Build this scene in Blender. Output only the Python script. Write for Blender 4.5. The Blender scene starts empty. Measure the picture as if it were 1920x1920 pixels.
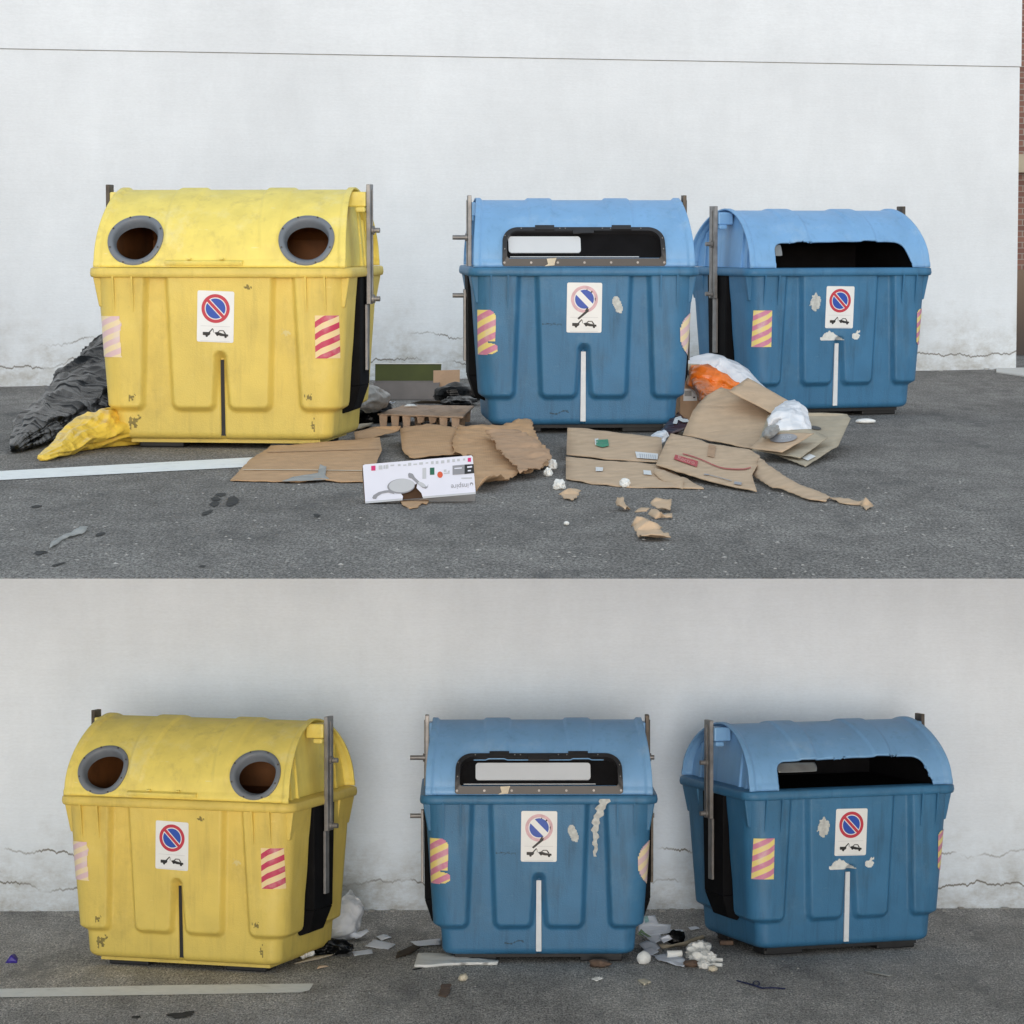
import bpy, bmesh, math, random
from mathutils import Vector, Matrix, noise
from mathutils.geometry import tessellate_polygon
from mathutils.bvhtree import BVHTree
R = math.radians
sc = bpy.context.scene
col = sc.collection

# ------------------------------------------------------------------ camera
F, HC = 6400.0, 1.5
H_LOW, TILT = 3.73, R(3.5)          # camera height over the lower lot, fall of the lower lot
HOR_U = 412.0; HOR_L = HOR_U + F * math.tan(TILT)
A_U = math.atan((960 - HOR_U) / F)
A_L = math.atan((960 - HOR_L) / F)
cam = bpy.data.cameras.new("camera")
cam.sensor_width = 36; cam.lens = F / 1920 * 36; cam.clip_end = 500; cam.clip_start = 0.1
co = bpy.data.objects.new("camera", cam); col.objects.link(co)
co.location = (0, 0, HC); co.rotation_euler = (R(90) - A_U, 0, 0)
sc.camera = co

# ------------------------------------------------------------------ light
SUN_EL, SUN_AZ = 6.5, 0.0       # degrees above the horizon, degrees left of straight behind the camera
w = bpy.data.worlds.new("World"); sc.world = w; w.use_nodes = True
nt = w.node_tree; nt.nodes.clear()
wo = nt.nodes.new('ShaderNodeOutputWorld'); ad = nt.nodes.new('ShaderNodeAddShader')
b1 = nt.nodes.new('ShaderNodeBackground'); b2 = nt.nodes.new('ShaderNodeBackground')
sky = nt.nodes.new('ShaderNodeTexSky'); sky.sky_type = 'NISHITA'; sky.sun_disc = False
sky.sun_elevation = R(SUN_EL); sky.sun_rotation = R(180 + SUN_AZ)
nt.links.new(sky.outputs[0], b1.inputs[0]); b1.inputs[1].default_value = 0.06
b2.inputs[0].default_value = (0.80, 0.90, 1.0, 1); b2.inputs[1].default_value = 0.66   # cloud cover
wc = nt.nodes.new('ShaderNodeTexCoord'); ws = nt.nodes.new('ShaderNodeSeparateXYZ'); wa = nt.nodes.new('ShaderNodeMath'); wa.operation = 'ABSOLUTE'
wr = nt.nodes.new('ShaderNodeMapRange'); wr.interpolation_type = 'SMOOTHSTEP'          # overcast, with a fill band added above and below the horizon
wr.inputs[1].default_value = 0.0; wr.inputs[2].default_value = 0.55; wr.inputs[3].default_value = 1.14; wr.inputs[4].default_value = 0.60
nt.links.new(wc.outputs['Generated'], ws.inputs[0]); nt.links.new(ws.outputs[2], wa.inputs[0]); nt.links.new(wa.outputs[0], wr.inputs[0]); nt.links.new(wr.outputs[0], b2.inputs[1])
nt.links.new(b1.outputs[0], ad.inputs[0]); nt.links.new(b2.outputs[0], ad.inputs[1])
nt.links.new(ad.outputs[0], wo.inputs[0])
sl = bpy.data.lights.new("sun", 'SUN'); sl.energy = 0.85; sl.angle = R(12); sl.color = (1.0, 0.99, 0.98)
so = bpy.data.objects.new("sun", sl); col.objects.link(so)
so.rotation_euler = (R(90 - SUN_EL), 0, R(SUN_AZ))
sc.view_settings.view_transform = 'Standard'; sc.view_settings.look = 'None'
sc.view_settings.exposure = 0.24; sc.view_settings.gamma = 1.0
sc.cycles.max_bounces = 8

# The picture holds two views, one above the other: an upper parking deck, and a lower lot one storey down
# (z = 0 is the surface of the lot in hand; the lower one falls away gently).
MU = Matrix.Identity(4)
ML = Matrix.Translation((0, 0, HC)) @ Matrix.Rotation(-TILT, 4, 'X') @ Matrix.Translation((0, 0, -H_LOW))
CUR = {'m': MU, 'a': A_U, 'h': HC}
def use_upper(): CUR['m'] = MU; CUR['a'] = A_U; CUR['h'] = HC
def use_lower(): CUR['m'] = ML; CUR['a'] = A_L; CUR['h'] = H_LOW

def ray(px, py):
    a = CUR['a']; rx = (px - 960) / F; ru = (960 - py) / F
    return Vector((rx, math.cos(a) + ru * math.sin(a), -math.sin(a) + ru * math.cos(a)))
def G(px, py, z=0.0):
    d = ray(px, py); t = (z - CUR['h']) / d.z
    return Vector((d.x * t, d.y * t, z))
def onplane(px, py, pl, off=0.0):
    d = ray(px, py); o = Vector((0, 0, CUR['h']))
    if isinstance(pl, dict):                 # a real sheet: lie on its own surface
        h, n, _, _ = pl['bvh'].ray_cast(o, d.normalized())
        if h is not None:
            if n.dot(d) > 0: n = -n
            return h + n * (pl['t'] * .5 + .003 + off * .12) + Vector((0, -.004, .0015))
        pl = pl['plane']
    p0, n = pl
    t = (p0 - o).dot(n) / d.dot(n)
    return o + d * t + n * off

# ------------------------------------------------------------------ materials
def mat(name, color, rough=0.6, metal=0.0, var=0.12, vscale=6.0, bump=0.0, bscale=60.0, trans=0.0,
        stain=None, stain_amt=0.0, stain_scale=3.0, spec=0.5):
    m = bpy.data.materials.new(name); m.use_nodes = True
    N = m.node_tree.nodes; L = m.node_tree.links
    b = N['Principled BSDF']
    b.inputs['Roughness'].default_value = rough; b.inputs['Metallic'].default_value = metal
    b.inputs['Specular IOR Level'].default_value = spec
    tc = N.new('ShaderNodeTexCoord')
    n1 = N.new('ShaderNodeTexNoise'); n1.inputs['Scale'].default_value = vscale; n1.inputs['Detail'].default_value = 6
    L.new(tc.outputs['Object'], n1.inputs['Vector'])
    mr = N.new('ShaderNodeMapRange'); mr.inputs[1].default_value = 0.3; mr.inputs[2].default_value = 0.7
    mr.inputs[3].default_value = 1 - var; mr.inputs[4].default_value = 1 + var
    L.new(n1.outputs[0], mr.inputs[0])
    mx = N.new('ShaderNodeVectorMath'); mx.operation = 'SCALE'
    mx.inputs[0].default_value = color[:3]; L.new(mr.outputs[0], mx.inputs['Scale'])
    out = mx.outputs[0]
    if stain:
        n2 = N.new('ShaderNodeTexNoise'); n2.inputs['Scale'].default_value = stain_scale; n2.inputs['Detail'].default_value = 9
        n2.inputs['Roughness'].default_value = 0.7
        L.new(tc.outputs['Object'], n2.inputs['Vector'])
        r2 = N.new('ShaderNodeMapRange'); r2.inputs[1].default_value = 0.55; r2.inputs[2].default_value = 0.78
        r2.inputs[3].default_value = 0; r2.inputs[4].default_value = stain_amt
        L.new(n2.outputs[0], r2.inputs[0])
        mi = N.new('ShaderNodeMix'); mi.data_type = 'RGBA'
        L.new(r2.outputs[0], mi.inputs[0]); L.new(out, mi.inputs[6]); mi.inputs[7].default_value = (*stain, 1)
        out = mi.outputs[2]
    L.new(out, b.inputs['Base Color'])
    if bump:
        n3 = N.new('ShaderNodeTexNoise'); n3.inputs['Scale'].default_value = bscale; n3.inputs['Detail'].default_value = 4
        L.new(tc.outputs['Object'], n3.inputs['Vector'])
        bp = N.new('ShaderNodeBump'); bp.inputs['Strength'].default_value = bump; bp.inputs['Distance'].default_value = 0.05 if bscale < 30 else 0.01
        L.new(n3.outputs[0], bp.inputs['Height']); L.new(bp.outputs[0], b.inputs['Normal'])
    if trans: b.inputs['Transmission Weight'].default_value = trans
    return m

def weather(m, dark, light, d_amt, l_amt):
    # run-off streaks below the rim, sun-bleached rubbed patches and fine scratches (marks of their own shape)
    N = m.node_tree.nodes; L = m.node_tree.links; b = N['Principled BSDF']; src = b.inputs['Base Color'].links[0].from_socket
    tc = N.new('ShaderNodeTexCoord')
    def layer(src, scale, stretch, lo, hi, amt, color, det=7, rough=.65, loc=0):
        mp = N.new('ShaderNodeMapping'); mp.inputs['Scale'].default_value = stretch; mp.inputs['Location'].default_value = (loc, loc, 0)
        n = N.new('ShaderNodeTexNoise'); n.inputs['Scale'].default_value = scale; n.inputs['Detail'].default_value = det; n.inputs['Roughness'].default_value = rough
        r = N.new('ShaderNodeMapRange'); r.inputs[1].default_value = lo; r.inputs[2].default_value = hi; r.inputs[4].default_value = amt
        mi = N.new('ShaderNodeMix'); mi.data_type = 'RGBA'; mi.inputs[7].default_value = (*color, 1)
        L.new(tc.outputs['Object'], mp.inputs[0]); L.new(mp.outputs[0], n.inputs['Vector']); L.new(n.outputs[0], r.inputs[0])
        L.new(r.outputs[0], mi.inputs[0]); L.new(src, mi.inputs[6]); return mi.outputs[2]
    o = layer(src, 16, (1, 1, .10), .52, .74, d_amt, dark)
    o = layer(o, 2.6, (1, 1, 1), .54, .68, l_amt, light, 9, .75, 4)
    o = layer(o, 30, (.25, 1, 1.5), .69, .73, l_amt*1.2, light, 4, .6, 9)
    o = layer(o, 42, (1, 1, .3), .70, .76, d_amt*1.2, dark, 5, .7, 13)
    o = layer(o, 7, (1, 1, 1), .66, .72, d_amt*.9, dark, 9, .8, 21)
    L.new(o, b.inputs['Base Color'])
def math_node(N, op, a=None, b=None):
    n = N.new('ShaderNodeMath'); n.operation = op
    if a is not None and not hasattr(a, 'links'): n.inputs[0].default_value = a
    if b is not None and not hasattr(b, 'links'): n.inputs[1].default_value = b
    return n

def asphalt_mat(name, base, tint):
    m = bpy.data.materials.new(name); m.use_nodes = True
    N = m.node_tree.nodes; L = m.node_tree.links; b = N['Principled BSDF']
    b.inputs['Roughness'].default_value = 0.85; b.inputs['Specular IOR Level'].default_value = 0.3
    tc0 = N.new('ShaderNodeTexCoord'); tcm = N.new('ShaderNodeMapping'); tcm.inputs['Scale'].default_value = (1, .32, 1)
    L.new(tc0.outputs['Object'], tcm.inputs[0])
    class tc: outputs = {'Object': tcm.outputs[0]}
    def nz(scale, det=5, rough=0.6, stretch=None):
        n = N.new('ShaderNodeTexNoise'); n.inputs['Scale'].default_value = scale
        n.inputs['Detail'].default_value = det; n.inputs['Roughness'].default_value = rough
        if stretch:
            mp = N.new('ShaderNodeMapping'); mp.inputs['Scale'].default_value = stretch
            L.new(tc.outputs['Object'], mp.inputs[0]); L.new(mp.outputs[0], n.inputs['Vector'])
        else: L.new(tc.outputs['Object'], n.inputs['Vector'])
        return n
    def rng(src, a, c, lo, hi):
        r = N.new('ShaderNodeMapRange'); r.inputs[1].default_value = a; r.inputs[2].default_value = c
        r.inputs[3].default_value = lo; r.inputs[4].default_value = hi; L.new(src, r.inputs[0]); return r.outputs[0]
    big = rng(nz(0.8, 5).outputs[0], .35, .65, .74, 1.25)
    mid = rng(nz(5, 6, .65).outputs[0], .35, .68, .74, 1.28)
    fine = rng(nz(80, 3, .8).outputs[0], .34, .66, .25, 1.9)
    agg = rng(nz(34, 4, .8).outputs[0], .33, .67, .6, 1.42)
    p = None
    for s in (big, mid, fine, agg):
        if p is None: p = s; continue
        q = math_node(N, 'MULTIPLY'); L.new(p, q.inputs[0]); L.new(s, q.inputs[1]); p = q.outputs[0]
    sc1 = N.new('ShaderNodeVectorMath'); sc1.operation = 'SCALE'
    sc1.inputs[0].default_value = [base * t for t in tint]; L.new(p, sc1.inputs['Scale'])
    out = sc1.outputs[0]
    # oil and chewing gum spots
    sp = rng(nz(1.7, 9, .72).outputs[0], .56, .68, 0, .6)
    mi = N.new('ShaderNodeMix'); mi.data_type = 'RGBA'
    L.new(sp, mi.inputs[0]); L.new(out, mi.inputs[6]); mi.inputs[7].default_value = (base*.35, base*.35, base*.36, 1)
    # pale aggregate stones
    vo = N.new('ShaderNodeTexVoronoi'); vo.inputs['Scale'].default_value = 24; L.new(tc.outputs['Object'], vo.inputs['Vector'])
    st = rng(vo.outputs['Distance'], .10, .16, 1, 0)
    sep = N.new('ShaderNodeSeparateColor'); L.new(vo.outputs['Color'], sep.inputs[0])
    st2 = rng(sep.outputs[0], .78, .82, 0, .7)
    q = math_node(N, 'MULTIPLY'); L.new(st, q.inputs[0]); L.new(st2, q.inputs[1])
    m2 = N.new('ShaderNodeMix'); m2.data_type = 'RGBA'
    L.new(q.outputs[0], m2.inputs[0]); L.new(mi.outputs[2], m2.inputs[6]); m2.inputs[7].default_value = (.33, .33, .32, 1)
    L.new(m2.outputs[2], b.inputs['Base Color'])
    bp = N.new('ShaderNodeBump'); bp.inputs['Strength'].default_value = 0.9; bp.inputs['Distance'].default_value = 0.006
    L.new(p, bp.inputs['Height']); L.new(bp.outputs[0], b.inputs['Normal'])
    return m

def wall_mat(name, seed, base=(.73, .755, .775), cracks=(0.30,)):
    """white painted render over block work; cracks run along the foot of the wall"""
    m = bpy.data.materials.new(name); m.use_nodes = True
    N = m.node_tree.nodes; L = m.node_tree.links; b = N['Principled BSDF']
    b.inputs['Roughness'].default_value = 0.8; b.inputs['Specular IOR Level'].default_value = 0.25
    tc = N.new('ShaderNodeTexCoord'); sp = N.new('ShaderNodeSeparateXYZ'); L.new(tc.outputs['Object'], sp.inputs[0])
    def nz(scale, det, stretch, off=0, rough=.6):
        mp = N.new('ShaderNodeMapping'); mp.inputs['Scale'].default_value = stretch; mp.inputs['Location'].default_value = (off, seed, off)
        L.new(tc.outputs['Object'], mp.inputs[0])
        n = N.new('ShaderNodeTexNoise'); n.inputs['Scale'].default_value = scale; n.inputs['Detail'].default_value = det
        n.inputs['Roughness'].default_value = rough
        L.new(mp.outputs[0], n.inputs['Vector']); return n.outputs[0]
    def rng(src, a, c, lo, hi):
        r = N.new('ShaderNodeMapRange'); r.inputs[1].default_value = a; r.inputs[2].default_value = c
        r.inputs[3].default_value = lo; r.inputs[4].default_value = hi; L.new(src, r.inputs[0]); return r.outputs[0]
    def mul(a, c, op='MULTIPLY'):
        q = N.new('ShaderNodeMath'); q.operation = op
        for i, s in enumerate((a, c)):
            if isinstance(s, (int, float)): q.inputs[i].default_value = s
            else: L.new(s, q.inputs[i])
        return q.outputs[0]
    streak = nz(6, 6, (.35, 1, 6)); blot = nz(.7, 4, (1, 1, 1.4)); grain = nz(45, 3, (.6, 1, 1.6))
    v = mul(mul(rng(streak, .3, .7, .985, 1.015), mul(rng(blot, .3, .7, .93, 1.04), rng(nz(3.1, 7, (1, 1, .35), 31, .7), .3, .7, .96, 1.03))), rng(grain, .3, .7, .97, 1.03))
    col_ = N.new('ShaderNodeVectorMath'); col_.operation = 'SCALE'; col_.inputs[0].default_value = base; L.new(v, col_.inputs['Scale'])
    # splash dirt near the foot: ragged brown-grey patches
    zz = mul(sp.outputs[2], rng(nz(2.2, 7, (1, 1, 1), 3), .3, .7, -.3, .3), 'ADD')
    dirt = mul(rng(zz, .0, .62, 1, 0), rng(nz(5, 9, (1, 1, 1.5), 7, .75), .40, .66, .08, .85))
    m1 = N.new('ShaderNodeMix'); m1.data_type = 'RGBA'; L.new(dirt, m1.inputs[0]); L.new(col_.outputs[0], m1.inputs[6])
    m1.inputs[7].default_value = (.34, .315, .265, 1)
    out = m1.outputs[2]
    for k, zc in enumerate(cracks):
        dz = mul(mul(sp.outputs[2], zc, 'SUBTRACT'), rng(nz(1.3, 9, (1, 1, .02), 11 + k * 5, .68), .3, .7, -.09, .09), 'ADD')
        ab = mul(dz, 0, 'ABSOLUTE')
        line = mul(rng(ab, .004, .010, 1, 0), rng(nz(.9, 5, (1, 1, .02), 21 + k * 9), .38 + .14 * (k % 2), .48 + .14 * (k % 2), 0, 1))
        mk = N.new('ShaderNodeMix'); mk.data_type = 'RGBA'; L.new(line, mk.inputs[0]); L.new(out, mk.inputs[6])
        mk.inputs[7].default_value = (.22, .21, .19, 1); out = mk.outputs[2]
    L.new(out, b.inputs['Base Color'])
    hgt = mul(mul(streak, .6), mul(grain, .5), 'ADD')
    bp = N.new('ShaderNodeBump'); bp.inputs['Strength'].default_value = 0.35; bp.inputs['Distance'].default_value = 0.007
    L.new(hgt, bp.inputs['Height']); L.new(bp.outputs[0], b.inputs['Normal'])
    return m

def card_mat(name, color, ang=0.0, stain=(.16, .10, .06), amt=.35):
    m = mat(name, color, .85, var=.10, vscale=9, stain=stain, stain_amt=amt, stain_scale=5, spec=.2)
    N = m.node_tree.nodes; L = m.node_tree.links; b = N['Principled BSDF']
    tc = N.new('ShaderNodeTexCoord'); mp = N.new('ShaderNodeMapping'); mp.inputs['Rotation'].default_value = (0, 0, ang)
    wv = N.new('ShaderNodeTexWave'); wv.inputs['Scale'].default_value = 28; wv.inputs['Distortion'].default_value = .6
    L.new(tc.outputs['Object'], mp.inputs[0]); L.new(mp.outputs[0], wv.inputs['Vector'])
    bp = N.new('ShaderNodeBump'); bp.inputs['Strength'].default_value = .12; bp.inputs['Distance'].default_value = .004
    L.new(wv.outputs[1], bp.inputs['Height']); L.new(bp.outputs[0], b.inputs['Normal'])
    return m

def stripe_mat(name, red, yel, n, wear):
    """diagonal warning stripes in sticker UV"""
    m = bpy.data.materials.new(name); m.use_nodes = True
    N = m.node_tree.nodes; L = m.node_tree.links; b = N['Principled BSDF']; b.inputs['Roughness'].default_value = .45
    uv = N.new('ShaderNodeUVMap'); sp = N.new('ShaderNodeSeparateXYZ'); L.new(uv.outputs[0], sp.inputs[0])
    a = N.new('ShaderNodeMath'); a.operation = 'MULTIPLY_ADD'; L.new(sp.outputs[0], a.inputs[0]); a.inputs[1].default_value = -.62
    L.new(sp.outputs[1], a.inputs[2])
    c = N.new('ShaderNodeMath'); c.operation = 'MULTIPLY'; L.new(a.outputs[0], c.inputs[0]); c.inputs[1].default_value = n
    f = N.new('ShaderNodeMath'); f.operation = 'FRACT'; L.new(c.outputs[0], f.inputs[0])
    g = N.new('ShaderNodeMath'); g.operation = 'GREATER_THAN'; L.new(f.outputs[0], g.inputs[0]); g.inputs[1].default_value = .5
    mi = N.new('ShaderNodeMix'); mi.data_type = 'RGBA'; L.new(g.outputs[0], mi.inputs[0])
    mi.inputs[6].default_value = (*yel, 1); mi.inputs[7].default_value = (*red, 1)
    tc = N.new('ShaderNodeTexCoord')
    nz = N.new('ShaderNodeTexNoise'); nz.inputs['Scale'].default_value = 14; nz.inputs['Detail'].default_value = 7; L.new(tc.outputs['Object'], nz.inputs['Vector'])
    r = N.new('ShaderNodeMapRange'); r.inputs[1].default_value = .5; r.inputs[2].default_value = .72; r.inputs[4].default_value = wear
    L.new(nz.outputs[0], r.inputs[0])
    m2 = N.new('ShaderNodeMix'); m2.data_type = 'RGBA'; L.new(r.outputs[0], m2.inputs[0]); L.new(mi.outputs[2], m2.inputs[6])
    m2.inputs[7].default_value = (.72, .62, .60, 1); L.new(m2.outputs[2], b.inputs['Base Color'])
    return m

def brick_mat():
    m = bpy.data.materials.new("red_brick"); m.use_nodes = True
    N = m.node_tree.nodes; L = m.node_tree.links; b = N['Principled BSDF']; b.inputs['Roughness'].default_value = .85
    tc = N.new('ShaderNodeTexCoord'); mp = N.new('ShaderNodeMapping'); mp.inputs['Rotation'].default_value = (R(90), 0, 0)
    br = N.new('ShaderNodeTexBrick'); br.inputs['Scale'].default_value = 4
    br.inputs['Color1'].default_value = (.24, .12, .09, 1); br.inputs['Color2'].default_value = (.17, .085, .07, 1)
    br.inputs['Mortar'].default_value = (.3, .27, .24, 1)
    L.new(tc.outputs['Object'], mp.inputs[0]); L.new(mp.outputs[0], br.inputs['Vector']); L.new(br.outputs[0], b.inputs['Base Color'])
    return m

M = {}
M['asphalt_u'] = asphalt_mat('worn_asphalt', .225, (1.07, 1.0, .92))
M['asphalt_l'] = asphalt_mat('worn_asphalt_slope', .43, (1.04, 1.0, .95))  # same asphalt, base lightened to offset the shade under the deck
M['soffit'] = mat('white_painted_soffit', (.82, .82, .81), .9, var=.03)  # unseen deck underside, made white to bounce light onto the lower lot
M['concrete'] = mat('pale_concrete', (.62, .61, .58), .9, var=.06, bump=.2)
M['paint'] = mat('road_paint', (.88, .90, .88), .7, var=.06, vscale=14, stain=(.32, .32, .31), stain_amt=.8, stain_scale=7, bump=.3, bscale=90)
M['yel_lid'] = mat('yellow_lid_plastic', (.92, .76, .18), .5, var=.07, vscale=7, bump=.12, bscale=90, stain=(.46, .36, .12), stain_amt=.6, stain_scale=6)
def translucent(m, color, fac):
    N = m.node_tree.nodes; L = m.node_tree.links; b = N['Principled BSDF']; out = N['Material Output']
    t_ = N.new('ShaderNodeBsdfTranslucent'); t_.inputs[0].default_value = (*color, 1); mx = N.new('ShaderNodeMixShader'); mx.inputs[0].default_value = fac
    L.new(b.outputs[0], mx.inputs[1]); L.new(t_.outputs[0], mx.inputs[2]); L.new(mx.outputs[0], out.inputs[0])
translucent(M['yel_lid'], (.55, .16, .01), .12)
M['yel_body'] = mat('yellow_body_plastic', (.70, .53, .115), .52, var=.08, vscale=4, bump=.25, bscale=120, stain=(.34, .24, .06), stain_amt=.4, stain_scale=3.2)
M['blu_lid'] = mat('faded_blue_lid_plastic', (.185, .385, .65), .5, var=.07, vscale=4, bump=.12, bscale=90, stain=(.20, .34, .50), stain_amt=.5, stain_scale=5)
M['blu_body'] = mat('blue_body_plastic', (.038, .160, .305), .52, var=.10, vscale=4, bump=.25, bscale=120, stain=(.055, .12, .18), stain_amt=.5, stain_scale=3)
M['dull_black'] = mat('dull_black_plastic', (.005, .005, .006), .75, var=.3, vscale=9, spec=.12)  # serves black parts and the painted dark inside blue bins
weather(M['yel_body'], (.30, .21, .05), (.82, .68, .24), .26, .25); weather(M['yel_lid'], (.50, .38, .12), (.95, .88, .50), .20, .40)
weather(M['blu_body'], (.012, .05, .09), (.11, .24, .37), .45, .35); weather(M['blu_lid'], (.06, .16, .30), (.38, .54, .70), .28, .32)
M['black'] = mat('black_plastic', (.012, .012, .013), .6, var=.25, bump=.2, bscale=40)
M['tar'] = mat('tar_spot', (.075, .074, .072), .95, var=.35, vscale=20, spec=.05)
M['liner_brown'] = mat('brown_inner_liner', (.17, .062, .014), .7, var=.35, vscale=5)  # dim light filtered by yellow plastic, put into a brown colour
M['frame'] = mat('black_frame_plastic', (.018, .018, .020), .42, var=.2)
M['grey'] = mat('grey_ring_plastic', (.155, .175, .20), .5, var=.1, bump=.1)
M['steel'] = mat('galvanised_steel', (.27, .265, .26), .5, metal=.6, var=.25, vscale=12, stain=(.22, .17, .13), stain_amt=.7, stain_scale=9)
M['steel_dark'] = mat('dirty_steel', (.10, .085, .07), .55, metal=.6, var=.3, vscale=12)  # darker steel for one lifting bar per bin and the ring screws
M['mirror'] = mat('bright_flap_metal', (.60, .64, .68), .5, metal=.15, var=.05, vscale=3)  # sky reflection on the steel plate painted as a pale colour
M['flap'] = mat('grey_flap_metal', (.30, .30, .29), .3, metal=.8, var=.3)
M['white'] = mat('white_sticker', (.78, .79, .78), .45, var=.04)
M['white_strip'] = mat('white_plastic_strip', (.72, .74, .76), .5, var=.08, stain=(.4, .42, .42), stain_amt=.5, stain_scale=6)
M['sign_red'] = mat('sign_red', (.50, .035, .06), .45, var=.08)
M['sign_pink'] = mat('faded_sign_pink', (.62, .40, .44), .45, var=.15, vscale=30)
M['sign_blue'] = mat('sign_blue', (.018, .075, .40), .45, var=.08)
M['sign_line'] = mat('sign_thin_grey', (.55, .56, .57), .5, var=.05)
M['ink'] = mat('black_ink', (.018, .018, .018), .5, var=.1)
M['patch'] = mat('peeled_sticker', (.50, .52, .50), .7, var=.2, vscale=40)
M['patch_w'] = mat('torn_white_paper', (.66, .68, .66), .7, var=.12, vscale=30)
M['scuff'] = mat('pale_scuff', (.62, .52, .22), .6, var=.1)
M['smudge'] = mat('dark_smudge', (.22, .17, .045), .6, var=.3, vscale=30)
M['smudge_b'] = mat('dark_scratch', (.02, .06, .10), .6, var=.3, vscale=30)
M['stripe_y'] = stripe_mat('red_cream_stripes', (.52, .04, .10), (.80, .62, .32), 1.6, .35)
M['stripe_f'] = stripe_mat('faded_pink_yellow_stripes', (.60, .22, .34), (.80, .66, .22), 1.6, .45)
M['stripe_v'] = stripe_mat('faded_cream_stripes', (.70, .50, .52), (.80, .66, .40), 1.6, .7)
M['card'] = card_mat('brown_cardboard', (.53, .335, .19))
M['card2'] = card_mat('tan_cardboard', (.57, .42, .285), .8)
M['card3'] = card_mat('dull_cardboard', (.44, .38, .285), 1.2)
M['card_in'] = card_mat('raw_cardboard', (.46, .30, .19), 1.57, amt=.6)
M['card_dark'] = card_mat('dark_cardboard', (.075, .06, .045), .3)
M['card_brown'] = mat('inside_of_carton', (.13, .075, .045), .9, var=.15)  # shade inside the torn carton put into its brown
M['pulp'] = mat('moulded_pulp', (.42, .29, .20), .9, var=.12, vscale=25, bump=.5, bscale=80, stain=(.10, .06, .05), stain_amt=.8, stain_scale=9)
M['boxwhite'] = mat('glossy_white_print', (.72, .72, .80), .35, var=.03)
M['print_grey'] = mat('print_grey', (.27, .27, .29), .4, var=.05)
M['print_pale'] = mat('print_pale_grey', (.50, .51, .53), .4, var=.05)
M['print_pink'] = mat('print_pink', (.60, .03, .16), .4, var=.05)
M['print_green'] = mat('print_green', (.02, .12, .07), .4, var=.05)
M['print_orange'] = mat('print_orange', (.62, .10, .04), .4, var=.05)
M['logo_red'] = mat('carton_red_ink', (.45, .035, .04), .6, var=.12, vscale=30)
M['logo_pale'] = mat('carton_pale_ink', (.62, .30, .24), .6, var=.1)
M['label_green'] = mat('label_green', (.0, .24, .11), .4, var=.1)
M['olive'] = mat('olive_lining', (.055, .065, .008), .7, var=.15)
M['greycard'] = mat('grey_card', (.20, .18, .17), .8, var=.12, bump=.15)
M['bag_black'] = mat('black_bin_bag', (.004, .0045, .005), .26, var=.2, spec=.14)
M['bag_yellow'] = mat('yellow_bag_film', (.88, .60, .08), .35, var=.15, bump=.5, bscale=18, stain=(.75, .28, .15), stain_amt=.6, stain_scale=4)
M['bag_white'] = mat('white_bag_film', (.78, .80, .84), .35, var=.06, bump=.6, bscale=22)
M['bag_orange'] = mat('orange_bag_film', (.85, .20, .02), .35, var=.18, bump=.6, bscale=22, stain=(.35, .10, .02), stain_amt=.6, stain_scale=9)
M['bag_grey'] = mat('dusty_film', (.27, .26, .24), .35, var=.2, bump=.6, bscale=24)
def crinkle(m, scale, strength, dist=.04):
    # crumpled film: angular facets
    N = m.node_tree.nodes; L = m.node_tree.links; b = N['Principled BSDF']; tc = N.new('ShaderNodeTexCoord')
    nz = N.new('ShaderNodeTexNoise'); nz.inputs['Scale'].default_value = scale*.6; L.new(tc.outputs['Object'], nz.inputs['Vector'])
    ad_ = N.new('ShaderNodeVectorMath'); ad_.operation = 'MULTIPLY_ADD'; ad_.inputs[1].default_value = (.25, .25, .25)
    L.new(nz.outputs['Color'], ad_.inputs[0]); L.new(tc.outputs['Object'], ad_.inputs[2]); last = None
    for sc_, d_ in ((scale, dist), (scale*2.4, dist*.4)):
        vo = N.new('ShaderNodeTexVoronoi'); vo.inputs['Scale'].default_value = sc_; L.new(ad_.outputs[0], vo.inputs['Vector'])
        bp = N.new('ShaderNodeBump'); bp.inputs['Strength'].default_value = strength; bp.inputs['Distance'].default_value = d_
        L.new(vo.outputs['Distance'], bp.inputs['Height'])
        if last: L.new(last, bp.inputs['Normal'])
        last = bp.outputs[0]
    L.new(last, b.inputs['Normal'])
crinkle(M['bag_black'], 2.6, .55, .16); crinkle(M['bag_yellow'], 3.5, .5, .10); crinkle(M['bag_white'], 4.5, .5, .07); crinkle(M['bag_orange'], 4.5, .5, .07); crinkle(M['bag_grey'], 5, .5)
M['tissue'] = mat('white_tissue', (.80, .79, .75), .8, var=.06, bump=.4, bscale=60)
M['paper'] = mat('white_paper', (.80, .84, .92), .6, var=.05)
M['paper_c'] = mat('cream_fragment', (.64, .57, .44), .8, var=.12)
M['foam'] = mat('white_foam', (.82, .82, .79), .6, var=.04)
M['red_dark'] = mat('dark_red_packet', (.05, .010, .008), .3, var=.3)
M['violet'] = mat('violet_plastic', (.035, .015, .26), .4, var=.2)
M['navy'] = mat('navy_cord', (.012, .016, .07), .6, var=.2)
M['green_print'] = mat('leaf_print', (.10, .22, .08), .5, var=.5, vscale=20)
M['teal_print'] = mat('teal_print', (.30, .55, .55), .5, var=.3, vscale=20)
M['stone'] = mat('grit_stone', (.40, .39, .37), .8, var=.2)
M['rag'] = mat('dirty_rag', (.36, .36, .34), .85, var=.2, bump=.4)
M['brownlump'] = mat('brown_lump', (.13, .085, .06), .8, var=.35, vscale=20, bump=.5)
M['brick'] = brick_mat()
M['beige'] = mat('beige_stone', (.42, .36, .27), .8, var=.06)
M['darkglass'] = mat('dark_window', (.02, .02, .025), .15, var=.1)
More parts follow.
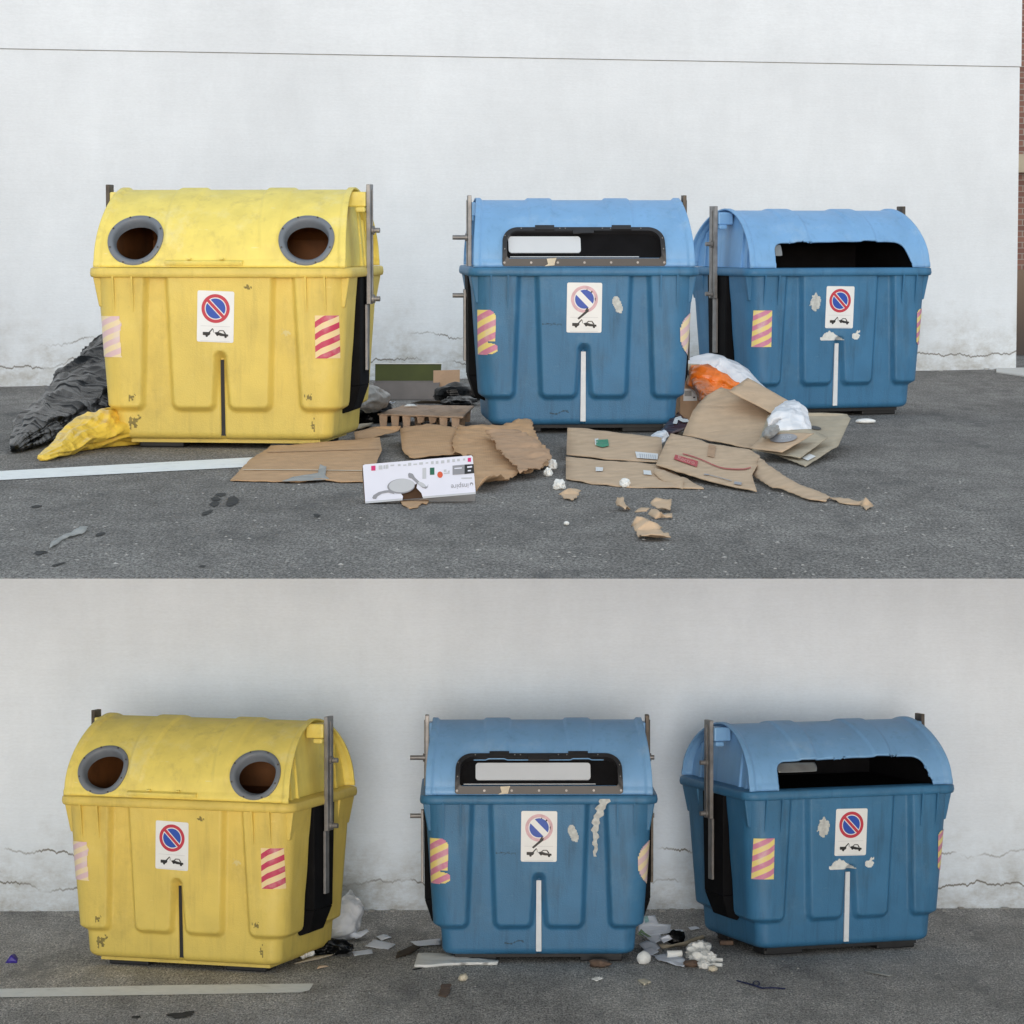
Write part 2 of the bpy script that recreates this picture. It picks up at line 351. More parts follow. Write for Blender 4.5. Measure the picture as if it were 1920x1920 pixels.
M['wall_u'] = wall_mat('white_render_upper', 3.0, (.71, .75, .785), (.18, .40))
M['wall_l'] = wall_mat('white_render_lower', 17.0, (.80, .87, .94), (.19, .46))  # same white render, base raised to make up for the deck's shade

# ------------------------------------------------------------------ object helpers
def tag(o, label=None, cat=None, group=None, kind=None):
    if label: o['label'] = label
    if cat: o['category'] = cat
    if group: o['group'] = group
    if kind: o['kind'] = kind
    return o
def mesh_from(name, verts, faces, m, smooth=False, mats=None, fm=None):
    me = bpy.data.meshes.new(name); me.from_pydata([tuple(v) for v in verts], [], faces)
    for x in (mats or [m]): me.materials.append(x)
    if fm: me.polygons.foreach_set('material_index', fm)
    if smooth: me.polygons.foreach_set('use_smooth', [True] * len(me.polygons))
    me.update(); return me
def link(name, me, parent=None, world=False, base=None):
    o = bpy.data.objects.new(name, me); col.objects.link(o)
    if parent: o.parent = parent
    elif world:
        o.matrix_world = CUR['m'] @ Matrix.Translation(base if base is not None else (0, 0, 0))
    return o
def thing(name, loc, rz, label, cat, group=None, scale=1.0):
    o = bpy.data.objects.new(name, None); col.objects.link(o); o.empty_display_size = .2
    o.matrix_world = CUR['m'] @ Matrix.Translation(loc) @ Matrix.Rotation(rz, 4, 'Z') @ Matrix.Scale(scale, 4)
    return tag(o, label, cat, group)
def place(name, verts, faces, m, label=None, cat=None, group=None, kind=None, smooth=False, parent=None, mats=None, fm=None):
    """verts in lot coordinates -> one object whose origin is at its base"""
    vs = [Vector(v) for v in verts]
    if parent is not None:
        wm = parent.matrix_world
        if parent.parent: wm = parent.parent.matrix_world @ parent.matrix_basis
        inv = wm.inverted() @ CUR['m']
        return link(name, mesh_from(name, [inv @ v for v in vs], faces, m, smooth, mats, fm), parent)
    base = Vector((sum(v.x for v in vs) / len(vs), sum(v.y for v in vs) / len(vs), min(v.z for v in vs)))
    o = link(name, mesh_from(name, [v - base for v in vs], faces, m, smooth, mats, fm), None, True, base)
    return tag(o, label, cat, group, kind)
def solid(o, t, off=0.0):
    md = o.modifiers.new('thickness', 'SOLIDIFY'); md.thickness = t; md.offset = off; return o
def bev(o, wd=.006, seg=2):
    md = o.modifiers.new('bevel', 'BEVEL'); md.width = wd; md.segments = seg; md.limit_method = 'ANGLE'; return o

class MB:
    def __init__(s): s.v = []; s.f = []; s.m = []
    def add(s, vs, fs, mi=0):
        n = len(s.v); s.v += [Vector(v) for v in vs]; s.f += [tuple(i + n for i in f) for f in fs]; s.m += [mi] * len(fs)
    def box(s, x0, x1, y0, y1, z0, z1, mi=0):
        s.add([(x0,y0,z0),(x1,y0,z0),(x1,y1,z0),(x0,y1,z0),(x0,y0,z1),(x1,y0,z1),(x1,y1,z1),(x0,y1,z1)],
              [(0,3,2,1),(4,5,6,7),(0,1,5,4),(1,2,6,5),(2,3,7,6),(3,0,4,7)], mi)
    def hexa(s, p, mi=0): s.add(p, [(0,3,2,1),(4,5,6,7),(0,1,5,4),(1,2,6,5),(2,3,7,6),(3,0,4,7)], mi)
    def cyl(s, a, b, r, n=16, mi=0, r2=None):
        a = Vector(a); b = Vector(b); d = (b - a).normalized(); r2 = r if r2 is None else r2
        u = d.orthogonal().normalized(); w_ = d.cross(u)
        vs = []
        for p, rr in ((a, r), (b, r2)):
            for i in range(n):
                t = 2 * math.pi * i / n; vs.append(p + u * math.cos(t) * rr + w_ * math.sin(t) * rr)
        s.add(vs, [(i, (i+1) % n, n + (i+1) % n, n + i) for i in range(n)] + [tuple(range(n))[::-1], tuple(range(n, 2*n))], mi)
    def build(s, name, m, parent=None, smooth=False, mats=None):
        return link(name, mesh_from(name, s.v, s.f, m, smooth, mats, s.m), parent)
def smooth_by_angle(o, deg=35):
    me = o.data; me.polygons.foreach_set('use_smooth', [True] * len(me.polygons))
    bm = bmesh.new(); bm.from_mesh(me)
    for e in bm.edges:
        if len(e.link_faces) == 2 and e.calc_face_angle(0) > R(deg): e.smooth = False
    bm.to_mesh(me); bm.free(); return o
def lerp(a, b, t): return a + (b - a) * t
def sstep(a, b, x):
    t = max(0.0, min(1.0, (x - a) / (b - a))); return t * t * (3 - 2 * t)

# ------------------------------------------------------------------ the bins
ZB, ZR0, ZR1, ZL0, ZTOP = .06, 1.13, 1.185, 1.235, 1.70
HD = .65
class Bin:
    def __init__(s, W, ZTOP=1.70):
        s.ZT = ZTOP; s.W = W; s.k = W / 1.65
        # lid profile in (y, z), resampled by arc length
        pts = [(-.60, 1.19), (-.60, ZL0)]
        p = 1.75; n = 200
        for i in range(1, n):
            t = math.pi * i / n; c = math.cos(t); q = abs(math.sin(t)) ** (2 / p)
            pts.append((-.60 * math.copysign(abs(c) ** (2 / p), c), ZL0 + (ZTOP - ZL0) * q))
        pts += [(.60, ZL0), (.60, 1.19)]
        acc = [0]
        for a, b in zip(pts, pts[1:]): acc.append(acc[-1] + math.hypot(b[0]-a[0], b[1]-a[1]))
        s.pts, s.acc, s.S = pts, acc, acc[-1]
    def prof(s, t):
        t = max(0, min(s.S, t)); lo, hi = 0, len(s.acc) - 1
        while hi - lo > 1:
            m = (lo + hi) // 2
            if s.acc[m] <= t: lo = m
            else: hi = m
        f = (t - s.acc[lo]) / max(1e-9, s.acc[hi] - s.acc[lo]); a, b = s.pts[lo], s.pts[hi]
        return lerp(a[0], b[0], f), lerp(a[1], b[1], f)
    def s_of_z(s, z):
        for i, p in enumerate(s.pts):
            if p[1] >= z: return s.acc[i]
        return s.S / 2
    def lid_hx(s, z): return s.W/2 - .035 - .05 * ((z - 1.19) / (s.ZT - 1.19)) ** 2
    def lid(s, x, t, off=0.0, bands=True):
        """x is in metres at lid base; t is arc length from the front foot of the lid"""
        y, z = s.prof(t); e = .03
        y0, z0 = s.prof(t - e); y1, z1 = s.prof(t + e)
        tn = Vector((0, y1 - y0, z1 - z0)).normalized(); n = Vector((0, -tn.z, tn.y))
        hb = s.W/2 - .035
        if bands:
            fr = math.sin(math.pi * t / s.S)
            c = .30 * s.k; wd = lerp(.042, .10, fr)
            d = wd - abs(abs(x) - c)
            up = sstep(.10, .16, min(t, s.S - t))
            off += .014 * sstep(-.008, .014, d) * up
            off += .016 * sstep(-.004, .012, abs(x) - (hb - .05))       # arch rib at each end
            off += .014 * (1 - sstep(.035, .050, min(t, s.S - t)))      # foot flange
        sx = s.lid_hx(z) / hb
        return Vector((x * sx, y, z)) + n * off
    # body ------------------------------------------------------
    def half(s, z):
        f = (z - ZB) / (ZR0 - ZB)
        hx, hy = lerp(s.W/2 - .155, s.W/2 - .085, f), lerp(HD - .125, HD - .075, f)
        e = max(0, (ZB + .045 - z) / .045); ins = .045 * (1 - math.sqrt(max(0, 1 - e * e)))
        return hx - ins, hy - ins
    def mask(s, x, y, nx, ny, z):
        def corner(a, b, r=.055):
            if a < r and b < r: return r - math.hypot(r - a, r - b)
            return min(a, b)
        k = s.k; f = (z - .25) / .88; zb = z - .25
        if abs(nx) > .75:                      # side faces: corner columns and a recess between them
            d = corner(abs(y) - lerp(.20, .18, f), zb)
        else:
            X = abs(x)
            d = corner(X - lerp(.49, .455, f) * k, zb)
            ci = corner(lerp(.315, .345, f) * k - X, zb)
            if z < .60:
                sw = lerp(.042, .022, sstep(.25, .60, z))
                ci = min(ci, corner(X - sw, zb))
            elif z < .64: ci = min(ci, math.hypot(X, z - .60) - .022)
            d = max(d, ci)
        return sstep(-.012, .030, d)
    def depth(s, x, y, nx, ny, z):
        o = .052 * s.mask(x, y, nx, ny, z)
        if ny < -.7 and abs(x) < .03 and z < .62: o -= .022 * (1 - sstep(.012, .018, abs(x))) * (1 - sstep(.60, .615, z))
        if abs(nx) > .9: o -= .03 * (1 - sstep(.15, .19, abs(y))) * sstep(.2, .26, z)
        return o
    def plan(s, q, z, off=0.0):
        """q = signed distance along the perimeter from the middle of the front"""
        hx, hy = s.half(z); r = .085; sg = 1 if q >= 0 else -1; q = abs(q)
        L1 = hx - r; L2 = L1 + r * math.pi / 2; L3 = L2 + 2 * (hy - r); L4 = L3 + r * math.pi / 2
        if q <= L1: x, y, nx, ny = q, -hy, 0, -1
        elif q <= L2:
            t = (q - L1) / r; nx, ny = math.sin(t), -math.cos(t); x, y = L1 + r * nx, -(hy - r) + r * ny
        elif q <= L3: x, y, nx, ny = hx, -(hy - r) + (q - L2), 1, 0
        elif q <= L4:
            t = (q - L3) / r; nx, ny = math.cos(t), math.sin(t); x, y = L1 + r * nx, (hy - r) + r * ny
        else: x, y, nx, ny = max(0, L1 - (q - L4)), hy, 0, 1
        o = s.depth(x, y, nx, ny, z) + off
        return Vector((sg * (x + nx * o), y + ny * o, z))
    def body_mesh(s, m):
        zs = [ZB + .045 * (1 - math.cos(math.pi/2 * i / 5)) for i in range(5)]
        n = 100; zs += [lerp(ZB + .045, ZR0, i / n) for i in range(n + 1)]
        hx0, hy0 = s.half(ZR0); r = .085
        # perimeter samples expressed per segment so that rings of different size line up
        segs = [(0, 80), (1, 8), (2, 56), (3, 8), (4, 60)]
        half = []
        for sg_, c in segs: half += [(sg_, i / c) for i in range(c)]
        half.append((4, 1.0))
        def q_of(sg_, f, z):
            hx, hy = s.half(z); L1 = hx - r; a = r * math.pi / 2; L = [0, L1, L1 + a, L1 + a + 2*(hy-r), L1 + 2*a + 2*(hy-r), 2*L1 + 2*a + 2*(hy-r)]
            if sg_ == 0:
                g = f ** 1.0
                return lerp(L[0], L[1], g)
            return lerp(L[sg_], L[sg_+1], f)
        V = []; Fc = []
        ring = [(1, a) for a in half] + [(-1, a) for a in half[1:-1][::-1]]
        N_ = len(ring)
        for z in zs:
            for sg_, (a, f) in ring:
                p = s.plan(q_of(a, f, z), z); V.append((sg_ * p.x, p.y, p.z))
        for j in range(len(zs) - 1):
            for i in range(N_):
                k = (i + 1) % N_; Fc.append((j*N_ + i, j*N_ + k, (j+1)*N_ + k, (j+1)*N_ + i))
        Fc.append(tuple(range(N_))[::-1])
        return V, Fc

def decal_grid(B, q0, q1, z0, z1, inside, m, name, parent, cell=.006, off=.004):
    nx = max(2, int(abs(q1-q0)/cell)); nz = max(2, int((z1-z0)/cell)); idx = {}; V = []; Fc = []; UV = []
    def vid(i, j):
        if (i, j) not in idx:
            idx[(i, j)] = len(V); u, v = i/nx, j/nz
            V.append(B.plan(lerp(q0, q1, u), lerp(z0, z1, v), off))
        return idx[(i, j)]
    for i in range(nx):
        for j in range(nz):
            u, v = (i+.5)/nx, (j+.5)/nz
            if inside is None or inside(u, v):
                Fc.append((vid(i,j), vid(i+1,j), vid(i+1,j+1), vid(i,j+1)))
                UV += [((i+a)/nx, (j+b)/nz*2.2) for a, b in ((0,0),(1,0),(1,1),(0,1))]
    me = mesh_from(name, V, Fc, m, True)
    uvl = me.uv_layers.new(name='uv')
    for k, uv in enumerate(UV): uvl.data[k].uv = uv
    return link(name, me, parent)

def poly2(B, pts, off, m, name, parent):
    """flat printed shape on the front pad; pts are (x, z)"""
    V = [B.plan(x, z, off) for x, z in pts]
    tri = tessellate_polygon([[Vector((x, z, 0)) for x, z in pts]])
    return V, [tuple(t) for t in tri]

def no_parking(B, cx, cz, wd, ht, rz, parent, faded=False):
    c, s_ = math.cos(rz), math.sin(rz)
    def T(x, z): return (cx + x*c - z*s_, cz + x*s_ + z*c)
    st = MB()
    def P(pts, off, mi):
        V, Fc = poly2(B, [T(*p) for p in pts], off, None, '', None); st.add(V, Fc, mi)
    r_ = .012; hw, hh = wd/2, ht/2
    rect = []
    for sx, sy, a0 in ((1, 1, 0), (-1, 1, 90), (-1, -1, 180), (1, -1, 270)):
        for k in range(5):
            a = R(a0 + k * 22.5); rect.append((sx*(hw-r_) + r_*math.cos(a), sy*(hh-r_) + r_*math.sin(a)))
    P(rect, .003, 0)
    ro = wd * .385; zc = hh - ro - wd * .085
    def arc(r0, a0, a1, n=40): return [(r0*math.cos(R(lerp(a0, a1, i/n))), zc + r0*math.sin(R(lerp(a0, a1, i/n)))) for i in range(n+1)]
    # ring in segments
    ri = ro * .77
    for i in range(48):
        a0, a1 = 360*i/48, 360*(i+1)/48
        P([(ri*math.cos(R(a0)), zc+ri*math.sin(R(a0))), (ro*math.cos(R(a0)), zc+ro*math.sin(R(a0))),
           (ro*math.cos(R(a1)), zc+ro*math.sin(R(a1))), (ri*math.cos(R(a1)), zc+ri*math.sin(R(a1)))], .0042, 1)
    rb = ro * .70; hwid = ro * (.17 if not faded else .21)
    # two blue segments, cut by a bar running from upper left to lower right
    al = math.degrees(math.asin(hwid / rb))
    P(arc(rb, -45 + al, 135 - al), .0042, 2)
    P(arc(rb, 135 + al, 315 - al), .0042, 2)
    if not faded:
        hb = ro * .105; L_ = ri * 1.01; u = (math.cos(R(135)), math.sin(R(135))); v = (-u[1], u[0])
        P([(u[0]*L_+v[0]*hb, zc+u[1]*L_+v[1]*hb), (-u[0]*L_+v[0]*hb, zc-u[1]*L_+v[1]*hb),
           (-u[0]*L_-v[0]*hb, zc-u[1]*L_-v[1]*hb), (u[0]*L_-v[0]*hb, zc+u[1]*L_-v[1]*hb)], .0046, 1)
    # panel outline and tow truck pictogram
    zz = -hh + ht * .165; fw = wd * .40; k = wd / .26
    for a, b_ in (((-fw, zz+.052*k), (fw, zz+.052*k)), ((-fw, zz-.052*k), (fw, zz-.052*k))):
        P([(a[0], a[1]-.0012), (b_[0], b_[1]-.0012), (b_[0], b_[1]+.0012), (a[0], a[1]+.0012)], .0042, 3)
    def K(pts, mi=4, off=.0046): P([(x*k, zz + z*k) for x, z in pts], off, mi)
    K([(-.088,-.012),(-.088,.010),(-.035,.010),(-.035,-.004),(-.045,-.014)])
    K([(-.048,.008),(-.020,.038),(-.014,.034),(-.036,.008)])
    K([(-.020,.038),(-.012,.030),(-.010,.008),(-.013,.008),(-.016,.030)])
    K([(-.006,.008),(.018,.014),(.050,.004),(.092,-.002),(.092,-.016),(.040,-.014),(.004,-.004)])
    K([(.016,.012),(.030,.026),(.060,.026),(.078,.002),(.066,.002),(.056,.020),(.034,.020),(.024,.012)])
    for cx_, cz_ in ((-.060,-.016),(.016,-.006),(.074,-.018)):
        K([(cx_+.009*math.cos(R(a)), cz_+.009*math.sin(R(a))) for a in range(0, 360, 30)])
    if faded:   # vandalised sticker: dark scratches over the faded ring
        K([(-.05,.045),(.01,.10),(.035,.115),(.032,.095),(-.04,.035)], 4, .005)
        K([(.005,.10),(.02,.125),(.03,.12),(.02,.10)], 4, .005)
        K([(.045,.24),(.055,.25),(.06,.24),(.05,.23)], 4, .005); K([(.075,.19),(.085,.20),(.082,.17)], 4, .005)
        K([(.01,.255),(.02,.262),(.022,.25)], 4, .005)
    ms = [M['white'], M['sign_pink'] if faded else M['sign_red'], M['sign_blue'], M['sign_line'], M['ink']]
    return st.build('no_parking_sticker', None, parent, mats=ms)

def make_bin(kind, loc, rz, label, name, scale=1.0, opening='holes', flapx=None, top=1.70):
    W = 1.75 if kind == 'y' else 1.65
    ZTOP = top; B = Bin(W, top); lidm, bodm = (M['yel_lid'], M['yel_body']) if kind == 'y' else (M['blu_lid'], M['blu_body'])
    t = thing(name, loc, rz, label, 'recycling bin', 'recycling bins standing in a row', scale)
    # body
    V, Fc = B.body_mesh(bodm)
    b = MB(); b.v = [Vector(v) for v in V]; b.f = Fc; b.m = [0]*len(Fc)
    for sx in (-1, 1):                                          # thin stiffening fins below the rim
        for xf in (.545, .665):
            x = sx * xf * B.k
            y1 = B.plan(abs(x), 1.12).y; y0 = B.plan(abs(x), .93).y
            b.hexa([(x-.006, y0-.002, .90), (x+.006, y0-.002, .90), (x+.006, y0+.03, .90), (x-.006, y0+.03, .90),
                    (x-.006, y1-.030, 1.132), (x+.006, y1-.030, 1.132), (x+.006, y1+.03, 1.132), (x-.006, y1+.03, 1.132)])
    bo = b.build('body', bodm, t); smooth_by_angle(bo, 40)
    # white strip in the slot; yellow bins get black as the gap's shade
    st = MB(); y0 = -B.half(.12)[1]; y1 = -B.half(.58)[1]
    dy = -.006 if kind == 'b' else .012
    st.hexa([(-.019, y0+dy, .085), (.019, y0+dy, .085), (.019, y0+.012+dy, .085), (-.019, y0+.012+dy, .085),
             (-.017, y1+dy, .585), (.017, y1+dy, .585), (.017, y1+.012+dy, .585), (-.017, y1+.012+dy, .585)])
    st.build('slot_strip', M['white_strip'] if kind == 'b' else M['black'], t)
    # rim
    def rr(hx, hy, r, n=8):
        o = []
        for sx, sy, a0 in ((1,-1,-90),(1,1,0),(-1,1,90),(-1,-1,180)):
            for i in range(n+1):
                a = R(a0 + 90*i/n); o.append((sx*(hx-r) + r*math.cos(a), sy*(hy-r) + r*math.sin(a)))
        return o
    rm = MB(); prof = [(-.14, 1.125), (-.008, 1.125), (0, 1.131), (.004, 1.150), (0, 1.180), (-.010, 1.187), (-.14, 1.189)]
    rings = [rr(W/2 + o, HD + o, .10 + o*.5) for o, z in prof]; n = len(rings[0])
    vs = [(x, y, prof[j][1] + .0025*noise.noise((x*3, y*3, j*.2))) for j, rg in enumerate(rings) for x, y in rg]
    fs = [(j*n+i, j*n+(i+1)%n, (j+1)*n+(i+1)%n, (j+1)*n+i) for j in range(len(prof)-1) for i in range(n)]
    rm.add(vs, fs); ro = rm.build('rim', bodm, t); smooth_by_angle(ro, 50)
    # corner brackets under the rim
    for sx in (-1, 1):
        for sy in (-1, 1):
            g = MB(); xo = W/2 - .018
            ya, yb = sorted((sy*.30, sy*.58))
            g.hexa([(sx*(xo-.16), ya+.02, .93), (sx*(xo-.035), ya+.02, .93), (sx*(xo-.035), yb-.02, .93), (sx*(xo-.16), yb-.02, .93),
                    (sx*(xo-.16), ya, 1.128), (sx*xo, ya, 1.128), (sx*xo, yb, 1.128), (sx*(xo-.16), yb, 1.128)])
            bev(g.build('corner_bracket', bodm, t), .008)
    # side gear: black panel, steel lifting bar with pins
    for sx in (-1, 1):
        p = MB(); xo = W/2 - .022
        p.hexa([(sx*(xo-.17), -.15, .20), (sx*(xo-.055), -.13, .24), (sx*(xo-.055), .13, .24), (sx*(xo-.17), .15, .20),
                (sx*(xo-.17), -.17, .40), (sx*(xo-.004), -.17, .40), (sx*(xo-.004), .17, .40), (sx*(xo-.17), .17, .40)])
        p.hexa([(sx*(xo-.17), -.17, .4001), (sx*(xo-.004), -.17, .4001), (sx*(xo-.004), .17, .4001), (sx*(xo-.17), .17, .4001),
                (sx*(xo-.13), -.19, 1.124), (sx*(xo+.004), -.19, 1.124), (sx*(xo+.004), .19, 1.124), (sx*(xo-.13), .19, 1.124)])
        bev(p.build('side_panel', M['dull_black'], t), .008)
        a = MB(); xb = W/2 + (-.052 if opening == 'frame' else .002)
        def bar(x0, x1, hw, z0, z1):
            a.box(*sorted((sx*x0, sx*x1)), -hw, hw, z0, z1)
        bar(xb-.004, xb+.024, .055, .94, ZTOP+.035)
        bar(xb+.0245, xb+.032, .012, .98, ZTOP)
        bar(W/2-.016, W/2+.002, .036, .50, 1.02 if opening == 'frame' else .939)
        bo_ = a.build('lifting_bar', M['steel'] if sx == (1 if kind == 'y' else -1) else M['steel_dark'], t); bev(bo_, .003, 1)
        for z in (.975, ZTOP-.27):
            pn = MB(); pn.cyl((sx*(xb-.01), 0, z), (sx*(W/2+(.010 if opening == 'frame' and sx > 0 else .080)), 0, z), .017)
            pn.cyl((sx*(xb+.026), 0, z), (sx*(xb+.040), 0, z), .030, 12)
            smooth_by_angle(pn.build('pin', M['steel'], bo_))
        lg = MB(); lg.box(*sorted((sx*(W/2-.13), sx*(xb-.0055))), -.07, .07, ZTOP-.115, ZTOP-.015); lg.box(*sorted((sx*(W/2-.07), sx*(xb-.006))), -.09, .09, ZTOP-.15, ZTOP-.116)
        bev(lg.build('hinge_block', lidm, t), .01)
        for z in (1.655, 1.62): pass
    # lid ------------------------------------------------------
    hb = W/2 - .035; nx, ns = 168, 110; cx_ = 2*hb/nx; cs = B.S/ns
    if opening == 'holes':
        sc_ = B.s_of_z(1.375); rad = .160
        def sdf(x, s):
            return min(math.hypot(x-c, (s-sc_)*1.0) - rad for c in (-.575, .575))
    else:
        s0, s1 = (.062, B.s_of_z(1.43)) if opening == 'frame' else (-.02, B.s_of_z(1.39)); X0, X1 = (-.555, .555) if opening == 'frame' else (-.56, .60)
        rx = .085
        def sdf(x, s):
            xm = (X0+X1)/2; hw = (X1-X0)/2; sm = (s0+s1)/2; hh = (s1-s0)/2
            extra = 0 if opening == 'frame' else .006*math.sin(x*5+.6) + .0015*math.sin(x*31)
            s2 = s - (extra if s > sm else 0)
            r = rx if s2 > sm else (.02 if opening == 'frame' else .004)
            if opening == 'cut' and x > xm and s2 < sm + .05: x = x - .05 * (1 - (s2 - s0)/(sm-s0+.05))
            dx, ds = abs(x-xm) - (hw-r), abs(s2-sm) - (hh-r)
            return math.hypot(max(dx,0), max(ds,0)) + min(max(dx,ds),0) - r
    pos = {}
    for i in range(nx+1):
        for j in range(ns+1):
            x, s = -hb + i*cx_, j*cs
            for _ in range(2):
                d = sdf(x, s)
                if abs(d) < .62*max(cx_, cs) and s < B.S*.45:
                    e = 1e-3; gx = (sdf(x+e, s)-sdf(x-e, s))/(2*e); gs = (sdf(x, s+e)-sdf(x, s-e))/(2*e)
                    g = max(1e-6, gx*gx+gs*gs); x -= d*gx/g; s = max(0, s - d*gs/g)
            pos[(i, j)] = (x, s)
    V = []; idx = {}; Fc = []
    def vid(k):
        if k not in idx: idx[k] = len(V); V.append(B.lid(*pos[k]))
        return idx[k]
    for i in range(nx):
        for j in range(ns):
            ks = [(i,j),(i+1,j),(i+1,j+1),(i,j+1)]
            mx_ = sum(pos[k][0] for k in ks)/4; ms_ = sum(pos[k][1] for k in ks)/4
            if ms_ < B.S*.45 and sdf(mx_, ms_) < 0: continue
            Fc.append([vid(k) for k in ks])
    lo = link('lid', mesh_from('lid', V, Fc, lidm, True), t); solid(lo, .014, -1)
    # recessed end panels with stiffening ribs
    for sx in (-1, 1):
        ep = MB(); n = 40; ring = []
        for k in range(n+1):
            y, z = B.prof(B.S*k/n); ring.append((y*.975, 1.19 + (z-1.19)*.965))
        for xo, zz in ((.085, 0), (.100, 0)):
            pass
        vs = []
        for d in (.070, .100):
            for y, z in ring: vs.append((sx*(B.lid_hx(z) - d), y, z))
        m_ = len(ring)
        fs = [(k, k+1, m_+k+1, m_+k) for k in range(m_-1)] + [tuple(range(m_)), tuple(range(m_, 2*m_))[::-1]]
        ep.add(vs, fs)
        for yr in (-.42, -.30, .30, .42):
            zt = 1.19 + (ZTOP-1.19)*.9*(1-abs(yr/.62)**1.75)**(1/1.75)
            ep.hexa([(sx*(hb-.072), yr-.012, 1.19), (sx*(hb-.052), yr-.012, 1.19), (sx*(hb-.052), yr+.012, 1.19), (sx*(hb-.072), yr+.012, 1.19),
                     (sx*(B.lid_hx(zt)-.072), yr-.012, zt), (sx*(B.lid_hx(zt)-.056), yr-.012, zt), (sx*(B.lid_hx(zt)-.056), yr+.012, zt), (sx*(B.lid_hx(zt)-.072), yr+.012, zt)])
        ep.build('lid_end_panel', lidm, t)
    def shade_ends(g):  # added inner walls and floor carrying the interior's dark colour
        for sx in (-1, 1):
            V = [(sx*(hb-.128), B.prof(B.S*k/30)[0]*.93, 1.17 + (B.prof(B.S*k/30)[1]-1.19)*.93) for k in range(31)]
            g.add(V, [tuple(range(31))]); g.box(*sorted((sx*(hb-.14), sx*(hb-.13))), -.5, .5, .9, 1.17)
        g.box(-W/2+.142, W/2-.142, -.508, .508, 1.160, 1.176)
        g.box(-W/2+.142, W/2-.142, .485, .506, 1.1765, 1.36)
    # front lip
    if kind == 'y':
        lp = MB(); lp.hexa([(-.36, -.632, 1.205), (.16, -.632, 1.205), (.16, -.60, 1.205), (-.36, -.60, 1.205),
                            (-.36, -.640, 1.228), (.16, -.640, 1.228), (.16, -.60, 1.240), (-.36, -.60, 1.240)])
        for x in (-.20, .02):
            lp.box(x-.014, x+.014, -.630, -.600, 1.2405, 1.252)
        bev(lp.build('opening_lip', lidm, t), .004)
    # openings
    if opening == 'holes':
        for c in (-.575, .575):
            g = MB(); na = 64
            prof = [(.188, .002), (.186, .012), (.176, .017), (.160, .014), (.152, .008), (.145, -.012), (.140, -.055), (.150, -.055), (.156, -.012)]
            vs = []
            for rr_, of in prof:
                for k in range(na):
                    a = 2*math.pi*k/na; vs.append(B.lid(c + rr_*math.cos(a), sc_ + rr_*math.sin(a), of, False))
            fs = [(j*na+k, j*na+(k+1)%na, (j+1)*na+(k+1)%na, (j+1)*na+k) for j in range(len(prof)-1) for k in range(na)]
            g.add(vs, fs)
            ring = g.build('opening_ring', M['grey'], t); smooth_by_angle(ring, 50)
            for k in range(8):
                a = 2*math.pi*(k+.5)/8; p = B.lid(c+.174*math.cos(a), sc_+.174*math.sin(a), .016, False); q = B.lid(c+.174*math.cos(a), sc_+.174*math.sin(a), .021, False)
                s_ = MB(); s_.cyl(p, q, .006, 8); s_.build('screw', M['steel_dark'], ring)
    elif opening == 'frame':
        fr = MB(); na = 120
        def rrp(X0, X1, s0, s1, r, n=12):
            o = []
            for sx, ss, a0, rad in ((1,-1,-90,.02),(1,1,0,r),(-1,1,90,r),(-1,-1,180,.02)):
                cx = X1-rad if sx > 0 else X0+rad; cs_ = s1-rad if ss > 0 else s0+rad
                for k in range(n+1):
                    a = R(a0+90*k/n); o.append((cx+rad*math.cos(a), cs_+rad*math.sin(a)))
            dense = []
            for i_, (a, b_) in enumerate(zip(o, o[1:]+o[:1])):
                c = 12 if i_ % (n+1) == n else 1
                dense += [(lerp(a[0], b_[0], k/c), lerp(a[1], b_[1], k/c)) for k in range(c)]
            return dense
        rg = [rrp(X0-.030, X1+.030, s0-.058, s1+.030, rx+.03), rrp(X0-.028, X1+.028, s0-.056, s1+.028, rx+.028), rrp(X0+.004, X1-.004, s0-.004, s1-.004, rx-.004), rrp(X0+.006, X1-.006, s0, s1-.006, rx-.006)]
        offs = [.014, .024, .024, -.02]; vs = []
        def LP(x, s, o):
            if s < 0: p = B.lid(x, 0, o, False); return p + Vector((0, -.004, s))
            return B.lid(x, s, o, False)
        for ring, of in zip(rg, offs): vs += [LP(x, s, of) for x, s in ring]
        n = len(rg[0]); fs = [(j*n+i, j*n+(i+1)%n, (j+1)*n+(i+1)%n, (j+1)*n+i) for j in range(3) for i in range(n)]
        fr.add(vs, fs)
        for hx_ in (-.28, .28):                                   # three hinge knuckles on the top edge
            vs = [LP(hx_+dx, s1+ds, of) for ds, of in ((.038,.012),(.038,.034),(.0,.034),(.0,.02)) for dx in (-.07, .07)]
            fr.add(vs, [(0,1,3,2),(2,3,5,4),(4,5,7,6),(0,2,4,6),(1,7,5,3)])
        vs = [LP(dx, s1+ds, of) for ds, of in ((.012,.022),(.012,.032),(-.03,.032),(-.03,.02)) for dx in (-.075, .075)]
        fr.add(vs, [(0,1,3,2),(2,3,5,4),(4,5,7,6),(0,2,4,6),(1,7,5,3)])
        fo = fr.build('slot_frame', M['frame'], t)
        pts = [(-.57+k*.19, .030) for k in range(7)] + [(X0-.013, .12), (X0-.013, .22), (X1+.013, .12), (X1+.013, .2)] + [(x, s1+.014) for x in (-.45,-.17,-.13,.14,.2,.42)]
        for x, s in pts:
            r_ = MB(); a = LP(x, s, .022); b_ = LP(x, s, .029); r_.cyl(a, b_, .0085 if s < .05 else .005, 10); r_.build('rivet', M['steel'], fo)
        # black inner flap and bright plate: flat panels just behind the frame
        ya, za = B.prof(.02); yb, zb = B.prof(s1 + .01)
